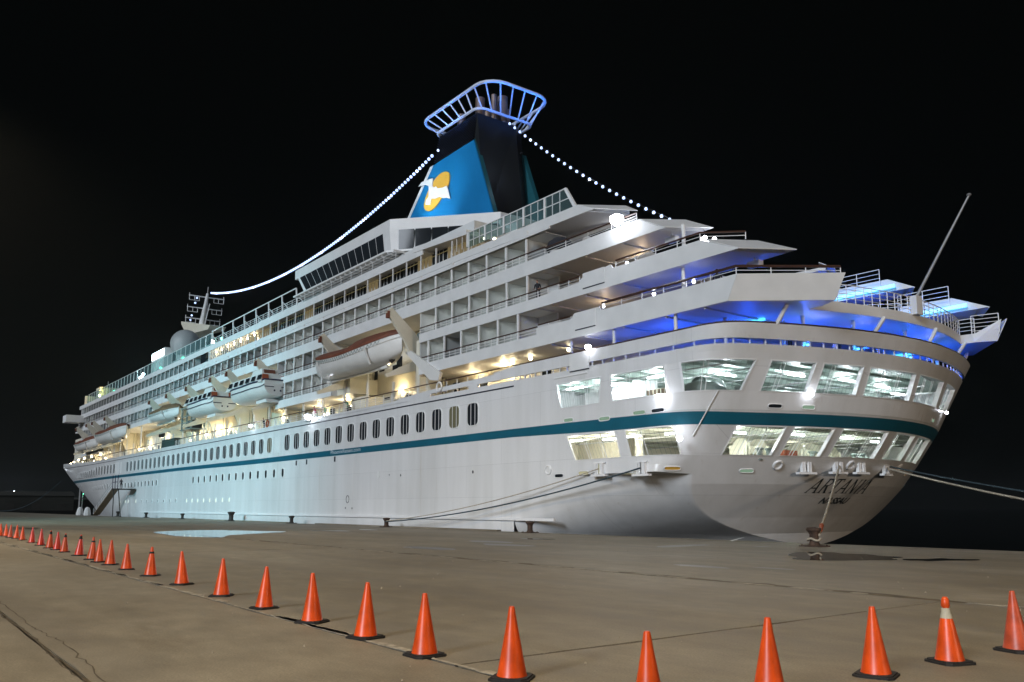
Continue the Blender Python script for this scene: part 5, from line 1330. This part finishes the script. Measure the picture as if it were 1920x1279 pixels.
# festoon light strings
def festoon(label, p0, p1, sag, nb, off):
    t = thing('festoon_light_string', label, 'string lights', p0)
    p0, p1 = Vector(p0), Vector(p1); f = lambda s: p0.lerp(p1, s) - Vector((0, 0, sag * 4 * s * (1 - s)))
    me = MB(); me.tube([f(s) for s in np.linspace(0, 1, 40)], .02, 4); part('wire', me, IRON, t)
    me = MB(); me.sphere((0, 0, 0), .19 if nb > 50 else .14, 5); bm = me.mesh('bulb', E_BULB)
    for k in range(nb):
        c_ = f((k + .5) / nb); o = link('bulb', bm, t, c_ - Vector((0, 0, .1)))
    for k in range(off): 
        c_ = f((k + .5) / off); point('festoon_light', c_ - Vector((0, 0, .5)), 90, (.6, .74, 1), .3)
festoon('long string of white bulbs sagging from the funnel forward to the mast', (-81.6, 49.6, 42.6), (-164.2, 49.9, 42.8), 4.6, 118, 12)
festoon('short string of white bulbs running from the funnel top down to the after terraces', (-67.5, 49.9, 41.4), (-42.4, 49.9, 22.9), 1.0, 29, 3)
t = thing('festoon_light_string', 'string of bulbs with red tails hanging down beside the radar mast', 'string lights', (-169, 49, 42))
me = MB(); me.sphere((0, 0, 0), .2, 5); bm = me.mesh('bulb', E_BULB)
for px in ((-168.6, 42.4), (-169.6, 41.6), (-171.5, 39.4), (-172.2, 38.6), (-173.9, 37.2), (-174.7, 36.6), (-175.6, 36.0), (-176.8, 34.6), (-177.6, 33.9), (-184.5, 28.9), (-185.4, 28.3), (-186.3, 27.7)): link('bulb', bm, t, (px[0], 48.6, px[1]))
# green and white lamps behind the forward screen
for X, z in ((-182.2, 23.95), (-179.5, 24.1), (-133.5, 24.2), (-146, 24.3), (-115.5, 24.4)):
    me = MB(); me.sphere((X, Y0 + .8, z), .2, 6); part('sun_deck_lamp', me, E_GREEN, SHIP)
for X, z in ((-158.4, 24.4), (-157.3, 24.7), (-159.5, 24.3), (-119.5, 24.6)):
    me = MB(); me.sphere((X, Y0 + .8, z), .26, 6); part('sun_deck_lamp', me, E_COOL, SHIP)
point('sun_deck_light', (-158, Y0 + 1.5, 25.0), 160, (.7, .95, 1)); point('sun_deck_light', (-181, Y0 + 1.5, 24.8), 60, (.3, 1, .7)); point('sun_deck_light', (-147, Y0 + 1.5, 24.8), 60, (.4, 1, .8))
for X in np.arange(-106, -115, -2.0):
    me = MB(); me.sphere((X, 40, 25.4), .16, 6); part('sun_deck_lamp', me, E_WARM, SHIP)
# life rings on the promenade
for X, Y, z in ((-57.9, 36.02, 11.2), (-61, PW - .1, 11.5), (-95, 36.0, 11.1)):
    me = MB(); me.tube([(X + .36 * math.cos(a), Y, z + .36 * math.sin(a)) for a in np.linspace(0, 2 * PI, 16, endpoint=False)], .09, 6, 0, True)
    part('life_ring', me, ORANGE if X < -90 else WHITE2, SHIP, 60)
# white service bracket boxes by the promenade rail
for X in (-83.6, -66, -68.5): inb('rail_gate_box', X - .7, X + .7, Y0 - .25, Y0 - .02, 10.5, 11.15, WHITE2) if X < -80 else inb('rail_locker', X - .6, X + .6, Y0 + 1, Y0 + 1.8, 10.36, 11.3, CREAM)

# covered table on the upper terrace
t = thing('covered_table', 'black domed cover over a small white table on the upper after terrace', 'covered table', (-44.2, 37.3, 18.2))
me = MB(); me.lathe([(.95, 19.35), (1.0, 19.5), (.85, 19.95), (.5, 20.25), (.02, 20.35)], (-44.2, 37.3, 0), 14); part('dome_cover', me, CLOTH_D, t, 50)
me = MB(); me.lathe([(.3, 18.2), (.06, 18.25), (.06, 19.1), (.75, 19.12), (.75, 19.3), (.1, 19.33)], (-44.2, 37.3, 0), 14); part('table', me, WHITE2, t, 30)
for i, X in enumerate((-42.3, -40.9, -39.2)):
    t = thing('deck_chair', ['wooden deck chair beside the black covered table', 'wooden deck chair in the middle behind the terrace rail', 'wooden deck chair next to the dazzling floodlight'][i], 'deck chair', (X, 37.3, 18.2), 'deck chairs on the upper after terrace')
    me = MB(); me.box(X - .3, X + .3, 36.9, 37.5, 18.58, 18.64); part('seat', me, DECKW, t)
    me = MB(); me.prism([(X - .3, 37.5, 18.6), (X + .3, 37.5, 18.6), (X + .3, 37.85, 19.45), (X - .3, 37.85, 19.45)], (0, .04, .02)); part('backrest', me, DECKW, t)
    for dx in (-.27, .27):
        for y in (36.95, 37.5): me = MB(); me.box(X + dx - .025, X + dx + .025, y - .025, y + .025, 18.2, 18.58); part('leg', me, DECKW, t)

# ------------------------------------------------------------------ people on board
def person(name_label, base, facing, shirt, trousers, h=1.72, arm=0.35, lean=0.06):
    """one continuous skinned body; facing = heading in radians"""
    x, y, z = base; me = bpy.data.meshes.new('person'); s = h / 1.72
    J = {'pel': (0, 0, .93), 'bel': (0, .01 + lean, 1.08), 'che': (0, lean * 2, 1.3), 'nec': (0, lean * 2.4, 1.46), 'chin': (0, .03 + lean * 2.6, 1.55), 'head': (0, .02 + lean * 2.6, 1.64), 'top': (0, .01 + lean * 2.6, 1.71),
         'hl': (-.1, 0, .88), 'kl': (-.11, .03, .48), 'al': (-.12, -.02, .08), 'tl': (-.13, .15, .03), 'hr': (.1, 0, .88), 'kr': (.11, .02, .48), 'ar': (.12, -.02, .08), 'tr': (.13, .15, .03),
         'sl': (-.19, lean * 2.2, 1.4), 'el': (-.25, .02 + lean, 1.13), 'wl': (-.2, arm, 1.02), 'fl': (-.19, arm + .14, 1.0), 'sr': (.19, lean * 2.2, 1.4), 'er': (.25, .02 + lean, 1.13), 'wr': (.2, arm, 1.02), 'fr': (.19, arm + .14, 1.0)}
    R = {'pel': .135, 'bel': .12, 'che': .14, 'nec': .055, 'chin': .075, 'head': .095, 'top': .06, 'hl': .09, 'kl': .06, 'al': .042, 'tl': .04, 'hr': .09, 'kr': .06, 'ar': .042, 'tr': .04, 'sl': .06, 'el': .043, 'wl': .03, 'fl': .028, 'sr': .06, 'er': .043, 'wr': .03, 'fr': .028}
    K = list(J); E_ = [('pel', 'bel'), ('bel', 'che'), ('che', 'nec'), ('nec', 'chin'), ('chin', 'head'), ('head', 'top'), ('pel', 'hl'), ('hl', 'kl'), ('kl', 'al'), ('al', 'tl'), ('pel', 'hr'), ('hr', 'kr'), ('kr', 'ar'), ('ar', 'tr'), ('che', 'sl'), ('sl', 'el'), ('el', 'wl'), ('wl', 'fl'), ('che', 'sr'), ('sr', 'er'), ('er', 'wr'), ('wr', 'fr')]
    me.from_pydata([tuple(c * s for c in J[k]) for k in K], [(K.index(a), K.index(b_)) for a, b_ in E_], [])
    o = bpy.data.objects.new('person', me); COL.objects.link(o)
    sk = o.modifiers.new('skin', 'SKIN'); o.modifiers.new('sub', 'SUBSURF').levels = 1
    for i, k in enumerate(K): me.skin_vertices[0].data[i].radius = (R[k] * s * 1.05, R[k] * s)
    me.skin_vertices[0].data[0].use_root = True
    ev = bpy.data.meshes.new_from_object(o.evaluated_get(bpy.context.evaluated_depsgraph_get()))
    bpy.data.objects.remove(o)
    for m_ in (trousers, shirt, SKIN, HAIR): ev.materials.append(m_)
    for p in ev.polygons:
        c_ = p.center / s; arm_end = abs(c_.x) > .14 and c_.z < 1.1 and c_.y > .12 + lean * .5
        p.material_index = 2 if (c_.z > 1.47 or (arm_end and c_.z > .8)) else (1 if c_.z > .93 else 0)
        if c_.z > 1.62 or (c_.z > 1.53 and c_.y < -.005 + lean * 2.6): p.material_index = 3
        p.use_smooth = True
    o = bpy.data.objects.new('person', ev); COL.objects.link(o); o.location = base; o.rotation_euler = (0, 0, facing)
    o['label'] = name_label; o['category'] = 'person'
    return o
PF = PI      # looking out over the rail towards the quay (-Y)
person('person in a dark jacket leaning on the balcony rail beside the after terrace', (-46.0, 36.75, 15.84), PF + .4, CLOTH_D, CLOTH_D, arm=.3)
person('person in a pink top standing at the promenade rail near the bright floodlight', (-83.4, 36.75, 10.37), PF, CLOTH_P, CLOTH_W)
person('person in a green shirt standing at the promenade rail under the big lifeboat', (-76.2, 36.8, 10.37), PF + .5, CLOTH_G, CLOTH_D)
person('person in a teal shirt on the promenade beside the pink topped person', (-81.5, 37.0, 10.37), PF - .4, CLOTH_G, CLOTH_W, h=1.64)
person('person in dark clothes at the promenade rail below the nearer tender', (-98.0, 36.8, 10.37), PF, CLOTH_D, CLOTH_D)
person('person in black behind the stern bulwark, left of the white table lamps', (-28.7, 41.2, 10.4), PI / 2 + PI, CLOTH_D, CLOTH_D, h=1.6)
person('person in dark clothes behind the stern bulwark, right of the table lamps', (-28.2, 45.4, 10.4), PI / 2 + .6, CLOTH_D, CLOTH_D, h=1.62)
person('person in a dark shirt behind the upper terrace rail under the blue soffit', (-30.2, 37.0, 13.08), PF + .3, CLOTH_D, CLOTH_D)
for X, Y in ((-28.3, 42.6), (-28.0, 43.4), (-27.6, 46.9), (-27.2, 54.2)):
    me = MB(); me.sphere((X, Y, 11.75), .08, 6); o = part('table_lamp', me, E_COOL, SHIP)
    me = MB(); me.tube([(X, Y, 11.7), (X, Y, 11.1)], .02, 5); me.lathe([(.4, 11.06), (.4, 11.1)], (X, Y, 0), 10); me.tube([(X, Y, 11.06), (X, Y, 10.36)], .04, 5); part('lamp_table', me, WHITE2, o)

# ------------------------------------------------------------------ bollards, mooring lines
def bollard(X, Y, label, s=1.0, m_=IRON):
    t = thing('bollard', label, 'bollard', (X, Y, 0), 'mooring bollards along the quay edge')
    me = MB(); me.lathe([(.36 * s, 0), (.36 * s, .05), (.24 * s, .08), (.19 * s, .2 * s), (.19 * s, .5 * s), (.25 * s, .62 * s), (.31 * s, .68 * s), (.31 * s, .76 * s), (.24 * s, .8 * s), (.02, .82 * s)], (X, Y, 0), 18); part('bollard_post', me, m_, t, 40)
    me = MB(); me.box(X - .48 * s, X + .48 * s, Y - .42 * s, Y + .42 * s, 0.001, .045)
    base = part('base_plate', me, m_, t)
    for dx in (-.38, .38):
        for dy in (-.33, .33): me = MB(); me.lathe([(.045, .045), (.045, .085)], (X + dx * s, Y + dy * s, 0), 6); part('bolt', me, m_, base)
    return t
BY = EDGE_Y - .62
bollard(-21.7, 32.2, 'rusty bollard standing alone below the ship name on the stern', 1.0, RUST)
bollard(-44.0, BY, 'rusty reddish bollard at the end of the white rubbing strake', .92, RUST)
bollard(-63.2, BY, 'dark bollard holding the two stern mooring lines', .95, RUST)
bollard(-83.0, BY, 'dark bollard next forward of the one with mooring lines', .95)
bollard(-101, BY, 'tall thick dark bollard below the lit round portholes', 1.35)
bollard(-120.5, BY, 'small dark bollard just ahead of the tall thick one', .95)
bollard(-139.5, BY, 'small dark bollard below the dark portholes amidships', 1.0)
bollard(-158, BY, 'far dark bollard close to the gangway foot', 1.1)
def rope(name, label, p, q, sag, r, m_, grp='mooring lines', extra=None):
    p, q = Vector(p), Vector(q)
    me = MB(); me.tube([p.lerp(q, s) - Vector((0, 0, sag * 4 * s * (1 - s))) for s in np.linspace(0, 1, 28)], r, 6)
    o = part(name, me, m_, None, 60); tag(o, label, 'mooring line', grp); return o
hb = (-63.2, BY - .1, .5)
rope('mooring_line', 'pale mooring line from the forward stern fairlead down to the dark bollard', FL['s1'], hb, .45, .035, ROPEW)
rope('mooring_line', 'dark blue mooring line from the after side fairlead to the dark bollard', FL['s2'], (hb[0] + .2, hb[1] - .1, .45), .55, .05, ROPEB)
o = rope('mooring_line', 'white rope with an orange sleeve dropping from the stern to the lone rusty bollard', FL['t2'], (-21.5, 32.25, .5), .1, .06, ROPEW)
p, q = FL['t2'], Vector((-21.5, 32.25, .5)); me = MB(); me.tube([p.lerp(q, .90), p.lerp(q, .96)], .10, 8); part('chafing_sleeve', me, ORANGE, o)
me = MB(); me.tube([(-21.7 + .27 * math.cos(a), 32.2 + .27 * math.sin(a), .3 + .05 * math.sin(3 * a)) for a in np.linspace(0, 2 * PI, 16, endpoint=False)], .05, 6, 0, True); part('rope_eye', me, ROPEW, o, 60)
bollard(-7.2, BY, 'bollard out of the right edge taking the lines from the starboard stern', 1.0, RUST)
rope('mooring_line', 'pale doubled mooring line leaving the picture at the right edge', FL['t4'], (-7.2, BY, .62), .25, .06, ROPEW)
rope('mooring_line', 'dark mooring line running just above the pale one to the right edge', FL['t4'] + Vector((0, .35, .12)), (-6.2, BY + .3, .95), .22, .045, ROPEB)
rope('mooring_line', 'slack dark bow line leading from the bow down to the far quay', (-284, 45.5, 9.2), (-330, 34, .5), 3, .07, ROPEB)
# scrap of folded paper near the edge
me = MB(); me.prism([(-27.7, 34.1, .012), (-27.3, 33.8, .012), (-26.95, 34.25, .2), (-27.2, 34.35, .16)], (.01, .02, .012)); tag(part('paper_scrap', me, PAPER, None), 'folded white paper scrap lying by the quay edge beneath the counter', 'paper')

# ------------------------------------------------------------------ gangway, its landing and the far quay
t = thing('gangway', 'steel gangway sloping up from the quay to a door near the bow', 'gangway', (-160, 34, 0))
a, bb = Vector((-171, 33.6, .2)), Vector((-157.5, 33.6, 4.6))
me = MB(); d = Vector((0, .55, 0)); me.prism([a - d, bb - d, bb - d + Vector((0, 0, .15)), a - d + Vector((0, 0, .15))], d * 2); part('walkway', me, DECKW, t)
for sy in (-.55, .55):
    me = MB()
    for s in np.linspace(0, 1, 12): q = a.lerp(bb, s) + Vector((0, sy, .15)); me.tube([q, q + Vector((0, 0, 1.0))], .03, 4)
    for hgt in (.6, 1.15): me.tube([a + Vector((0, sy, hgt)), bb + Vector((0, sy, hgt))], .035, 5)
    part('handrail', me, STEEL, t)
me = MB(); me.box(-157.5, -153.5, 33.0, 35.9, 4.5, 4.65)
for X in (-157.2, -153.8): me.tube([(X, 33.3, 4.5), (X + (2.6 if X > -155 else .3), 33.3, 0)], .08, 6)
part('landing', me, IRON, t)
me = MB()
for X in (-157.4, -155.5, -153.6): me.box(X - .05, X + .05, 33.05, 33.15, 4.65, 6.9)
me.box(-157.4, -153.6, 33.05, 33.15, 5.7, 5.8); part('landing_rail', me, NAVY, t)
person('person in dark uniform standing on the gangway landing', (-156.2, 34.2, 4.66), PI / 2, CLOTH_D, CLOTH_D)
def lamp_post(X, Y, h, m_, power, col, label, z0=0):
    t = thing('lamp_post', label, 'lamp post', (X, Y, z0))
    me = MB(); me.tube([(X, Y, z0), (X, Y, h)], [.18, .09], 8); part('post', me, STEEL, t, 50)
    me = MB(); me.tube([(X, Y, h), (X + 1.2, Y + .3, h + .25)], .06, 6); part('lamp_arm', me, STEEL, t)
    me = MB(); me.lathe([(.1, -.14), (.5, -.1), (.45, .08), (.15, .16)], (X + 1.3, Y + .3, h + .2), 10); part('lamp_head', me, m_, t, 40)
    point('lamp_post_light', (X + 1.3, Y + .3, h - .4), power, col, .4)
lamp_post(-562, 66, 10.1, E_COOL, 2500, (.8, .9, 1), 'distant lamp post with a white light at the far left', 3)
lamp_post(-330, 60, 5.9, E_GREEN, 60, (.3, 1, .6), 'slim light pole with a green lamp standing in the water ahead of the bow', -3)
t = thing('signal_pole', 'tall pale pole standing on the quay ahead of the bow', 'pole', (-190, 34.0, 0)); me = MB(); me.tube([(-190, 34.0, 0), (-190.2, 34.0, 5.9)], [.16, .1], 8); part('post', me, STEEL, t); me = MB(); me.lathe([(.5, 0), (.5, .5), (.3, .6)], (-190, 34.0, 0), 8); part('post_base', me, STEEL, t)
for X, Y, lb in ((-186.5, 33.6, 'pale stack of covered goods at the foot of the pole'), (-180.5, 33.8, 'white plastic barrier standing by the gangway foot')):
    me = MB(); me.lathe([(.6, 0), (.65, .2), (.55, .9), (.4, 1.4), (.15, 1.6)], (X, Y, 0), 8); tag(part('covered_goods' if X < -183 else 'barrier', me, WALLG, None, 40), lb, 'quay equipment' if X < -183 else 'barrier')
random.seed(5)
for i, (X, Y, a, h) in enumerate(((-420, 20, 22, 5), (-440, 60, 30, 6.5), (-410, -20, 16, 4.2), (-460, 110, 26, 5))):
    t = thing('warehouse', ['low dark warehouse at the far left edge of the quay', 'long dark warehouse behind the bow', 'small dark shed at the far left', 'far dark shed beyond the harbour'][i], 'warehouse', (X, Y, 0))
    me = MB(); me.box(X - 8, X + 8, Y - a / 2, Y + a / 2, 0, h); part('wall', me, LAND, t)
    me = MB(); me.prism([(X + 8.5, Y - a / 2 - .5, h), (X - 8.5, Y - a / 2 - .5, h), (X, Y - a / 2 - .5, h + 2)], (0, a + 1, 0)); part('roof', me, LAND, t)
    for k in range(3): me = MB(); yk = Y - a / 2 + a * (k + .5) / 3; me.box(X + 7.99, X + 8.05, yk - 1.6, yk + 1.6, 0, 3); part('door', me, IRON, t)

# ------------------------------------------------------------------ traffic cones
def cone_meshes(kind):
    body = {'o': CONE_O, 'r': CONE_R, 'f': CONE_F}[kind[0]]
    me = MB(); prof = [(.150, .035), (.142, .06), (.115, .2), (.085, .36), (.055, .52), (.032, .655), (.028, .68), (.022, .69)]
    if kind == 'oT': prof = [(.150, .035), (.142, .06), (.115, .2), (.085, .36), (.062, .47), (.060, .475)]
    me.lathe(prof, (0, 0, 0), 24); b_ = me.mesh('cone_body', body, 50)
    me = MB(); o = [(.20, -.15), (.20, .15), (.15, .20), (-.15, .20), (-.20, .15), (-.20, -.15), (-.15, -.20), (.15, -.20)]
    me.prism([(p[0], p[1], .0) for p in o], (0, 0, .022)); me.prism([(p[0] * .9, p[1] * .9, .0225) for p in o], (0, 0, .013))
    base = me.mesh('cone_base', RUBBER)
    extra = []
    if kind.endswith('D'):
        me = MB(); me.lathe([(.0535, .545), (.0345, .652), (.030, .652)], (0, 0, 0), 20); extra.append(('tip_band', me.mesh('tip_band', RUBBER, 40)))
    if kind.endswith('B'):
        me = MB(); me.lathe([(.0565, .53), (.0465, .58), (.04, .58)], (0, 0, 0), 20); extra.append(('tip_band', me.mesh('tip_band', RUBBER, 40)))
    if kind == 'oT':
        me = MB(); me.lathe([(.064, .468), (.058, .5), (.048, .53), (.046, .57), (.03, .575)], (0, 0, 0), 18); extra.append(('tape_wrap', me.mesh('tape_wrap', TAPE, 50)))
        me = MB(); me.lathe([(.03, .565), (.046, .60), (.04, .66), (.024, .69), (.004, .695)], (.008, 0, 0), 16); extra.append(('cone_tip', me.mesh('cone_tip', CONE_O, 50)))
    return b_, base, extra
KINDS = {k: cone_meshes(k) for k in ('o', 'r', 'f', 'oD', 'rD', 'oB', 'oT')}
CONES = [(-57.5, 6.3, 'o', 'farthest orange cone, half cut by the left edge'), (-56.9, 6.5, 'o', 'second orange cone in from the left edge'), (-54.2, 6.4, 'f', 'small dull orange cone third in from the left edge'),
 (-52.2, 6.45, 'o', 'fourth cone from the left edge, touching the next one'), (-49.6, 6.4, 'o', 'fifth cone from the left edge, overlapping the fourth'), (-45.7, 6.3, 'r', 'glossy pinkish red cone, the first of two'),
 (-42.4, 6.2, 'r', 'second glossy pinkish red cone, followed by a dark-tipped one'), (-39.5, 6.1, 'oD', 'dark-tipped orange cone right of the two pinkish red cones'), (-37.8, 6.1, 'r', 'red orange cone between two dark-tipped cones'),
 (-35.7, 6.0, 'oD', 'dark-tipped orange cone just right of the red orange one, tenth from left'), (-32.9, 6.0, 'rD', 'deep red cone with a black tip'), (-30.3, 5.9, 'oB', 'orange cone with a black band, left of a close-set pair'),
 (-28.7, 5.8, 'o', 'left plain orange cone of the close-set pair'), (-27.2, 5.8, 'o', 'right plain orange cone of the close-set pair'), (-24.9, 5.72, 'o', 'plain orange cone left of the one with a black neck band'),
 (-22.3, 5.68, 'oB', 'orange cone with a black neck band below the blue puddle'), (-19.4, 5.6, 'o', 'orange cone just right of the black banded one below the puddle'), (-16.5, 5.5, 'o', 'orange cone below the right end of the blue puddle'),
 (-14.1, 5.42, 'o', 'orange cone below the bollard with no lines, left centre'), (-12.0, 5.34, 'o', 'orange cone straddling the pale joint, left of centre'), (-10.2, 5.28, 'o', 'orange cone below the bollard with the mooring lines'),
 (-8.6, 5.2, 'o', 'tall orange cone at the centre, left of the bottom edge cones'), (-6.95, 5.2, 'o', 'orange cone whose base touches the bottom edge'), (-5.02, 5.12, 'o', 'orange cone at the corner of the row, its base cut off below'),
 (-4.92, 6.52, 'o', 'orange cone on the right leg with its base cut by the bottom edge'), (-4.9, 8.2, 'o', 'whole orange cone third from the right edge'), (-4.82, 9.52, 'oT', 'orange cone with a torn taped neck'), (-4.72, 10.9, 'f', 'faded scuffed red cone at the right edge')]
random.seed(3)
for X, Y, k, lb in CONES:
    b_, base, extra = KINDS[k]
    t = thing('traffic_cone', lb, 'traffic cone', (X, Y, 0.001), 'orange traffic cones lined up on the quay')
    t.rotation_euler = (0, 0, random.uniform(-.7, .7))
    s = random.uniform(.98, 1.03); t.scale = (s, s, s)
    bo = child_local('cone_body', b_, t); rt = (random.gauss(0, .014), random.gauss(0, .014), random.uniform(0, 6)); bo.rotation_euler = rt; child_local('cone_base', base, t)
    for nme, m_ in extra: child_local(nme, m_, t).rotation_euler = rt
# litter and small debris on the concrete
me = MB()
for k in range(500):
    X, Y = random.uniform(-45, 0), random.uniform(2.5, 34); r_ = random.uniform(.006, .025)
    me.add([(X - r_, Y, .004), (X, Y - r_, .004), (X + r_, Y, .004), (X, Y + r_, .004), (X, Y, .004 + r_)], [(0, 1, 4), (1, 2, 4), (2, 3, 4), (3, 0, 4)])
o = part('grit', me, JOINTP, None); o['kind'] = 'stuff'

# ------------------------------------------------------------------ thin sea haze over the harbour: the lamps glow in it
m = bpy.data.materials.new('haze'); m.use_nodes = True
hn = m.node_tree.nodes; hn.clear(); ho = hn.new('ShaderNodeOutputMaterial'); hv = hn.new('ShaderNodeVolumePrincipled')
hv.inputs['Color'].default_value = (.9, .96, 1, 1); hv.inputs['Density'].default_value = 0.00019; hv.inputs['Anisotropy'].default_value = 0.72
m.node_tree.links.new(hv.outputs[0], ho.inputs['Volume'])
b = MB(); b.box(-1620, 1620, -1010, 1820, -5.3, 47); part('haze', b, m, None)['kind'] = 'stuff'
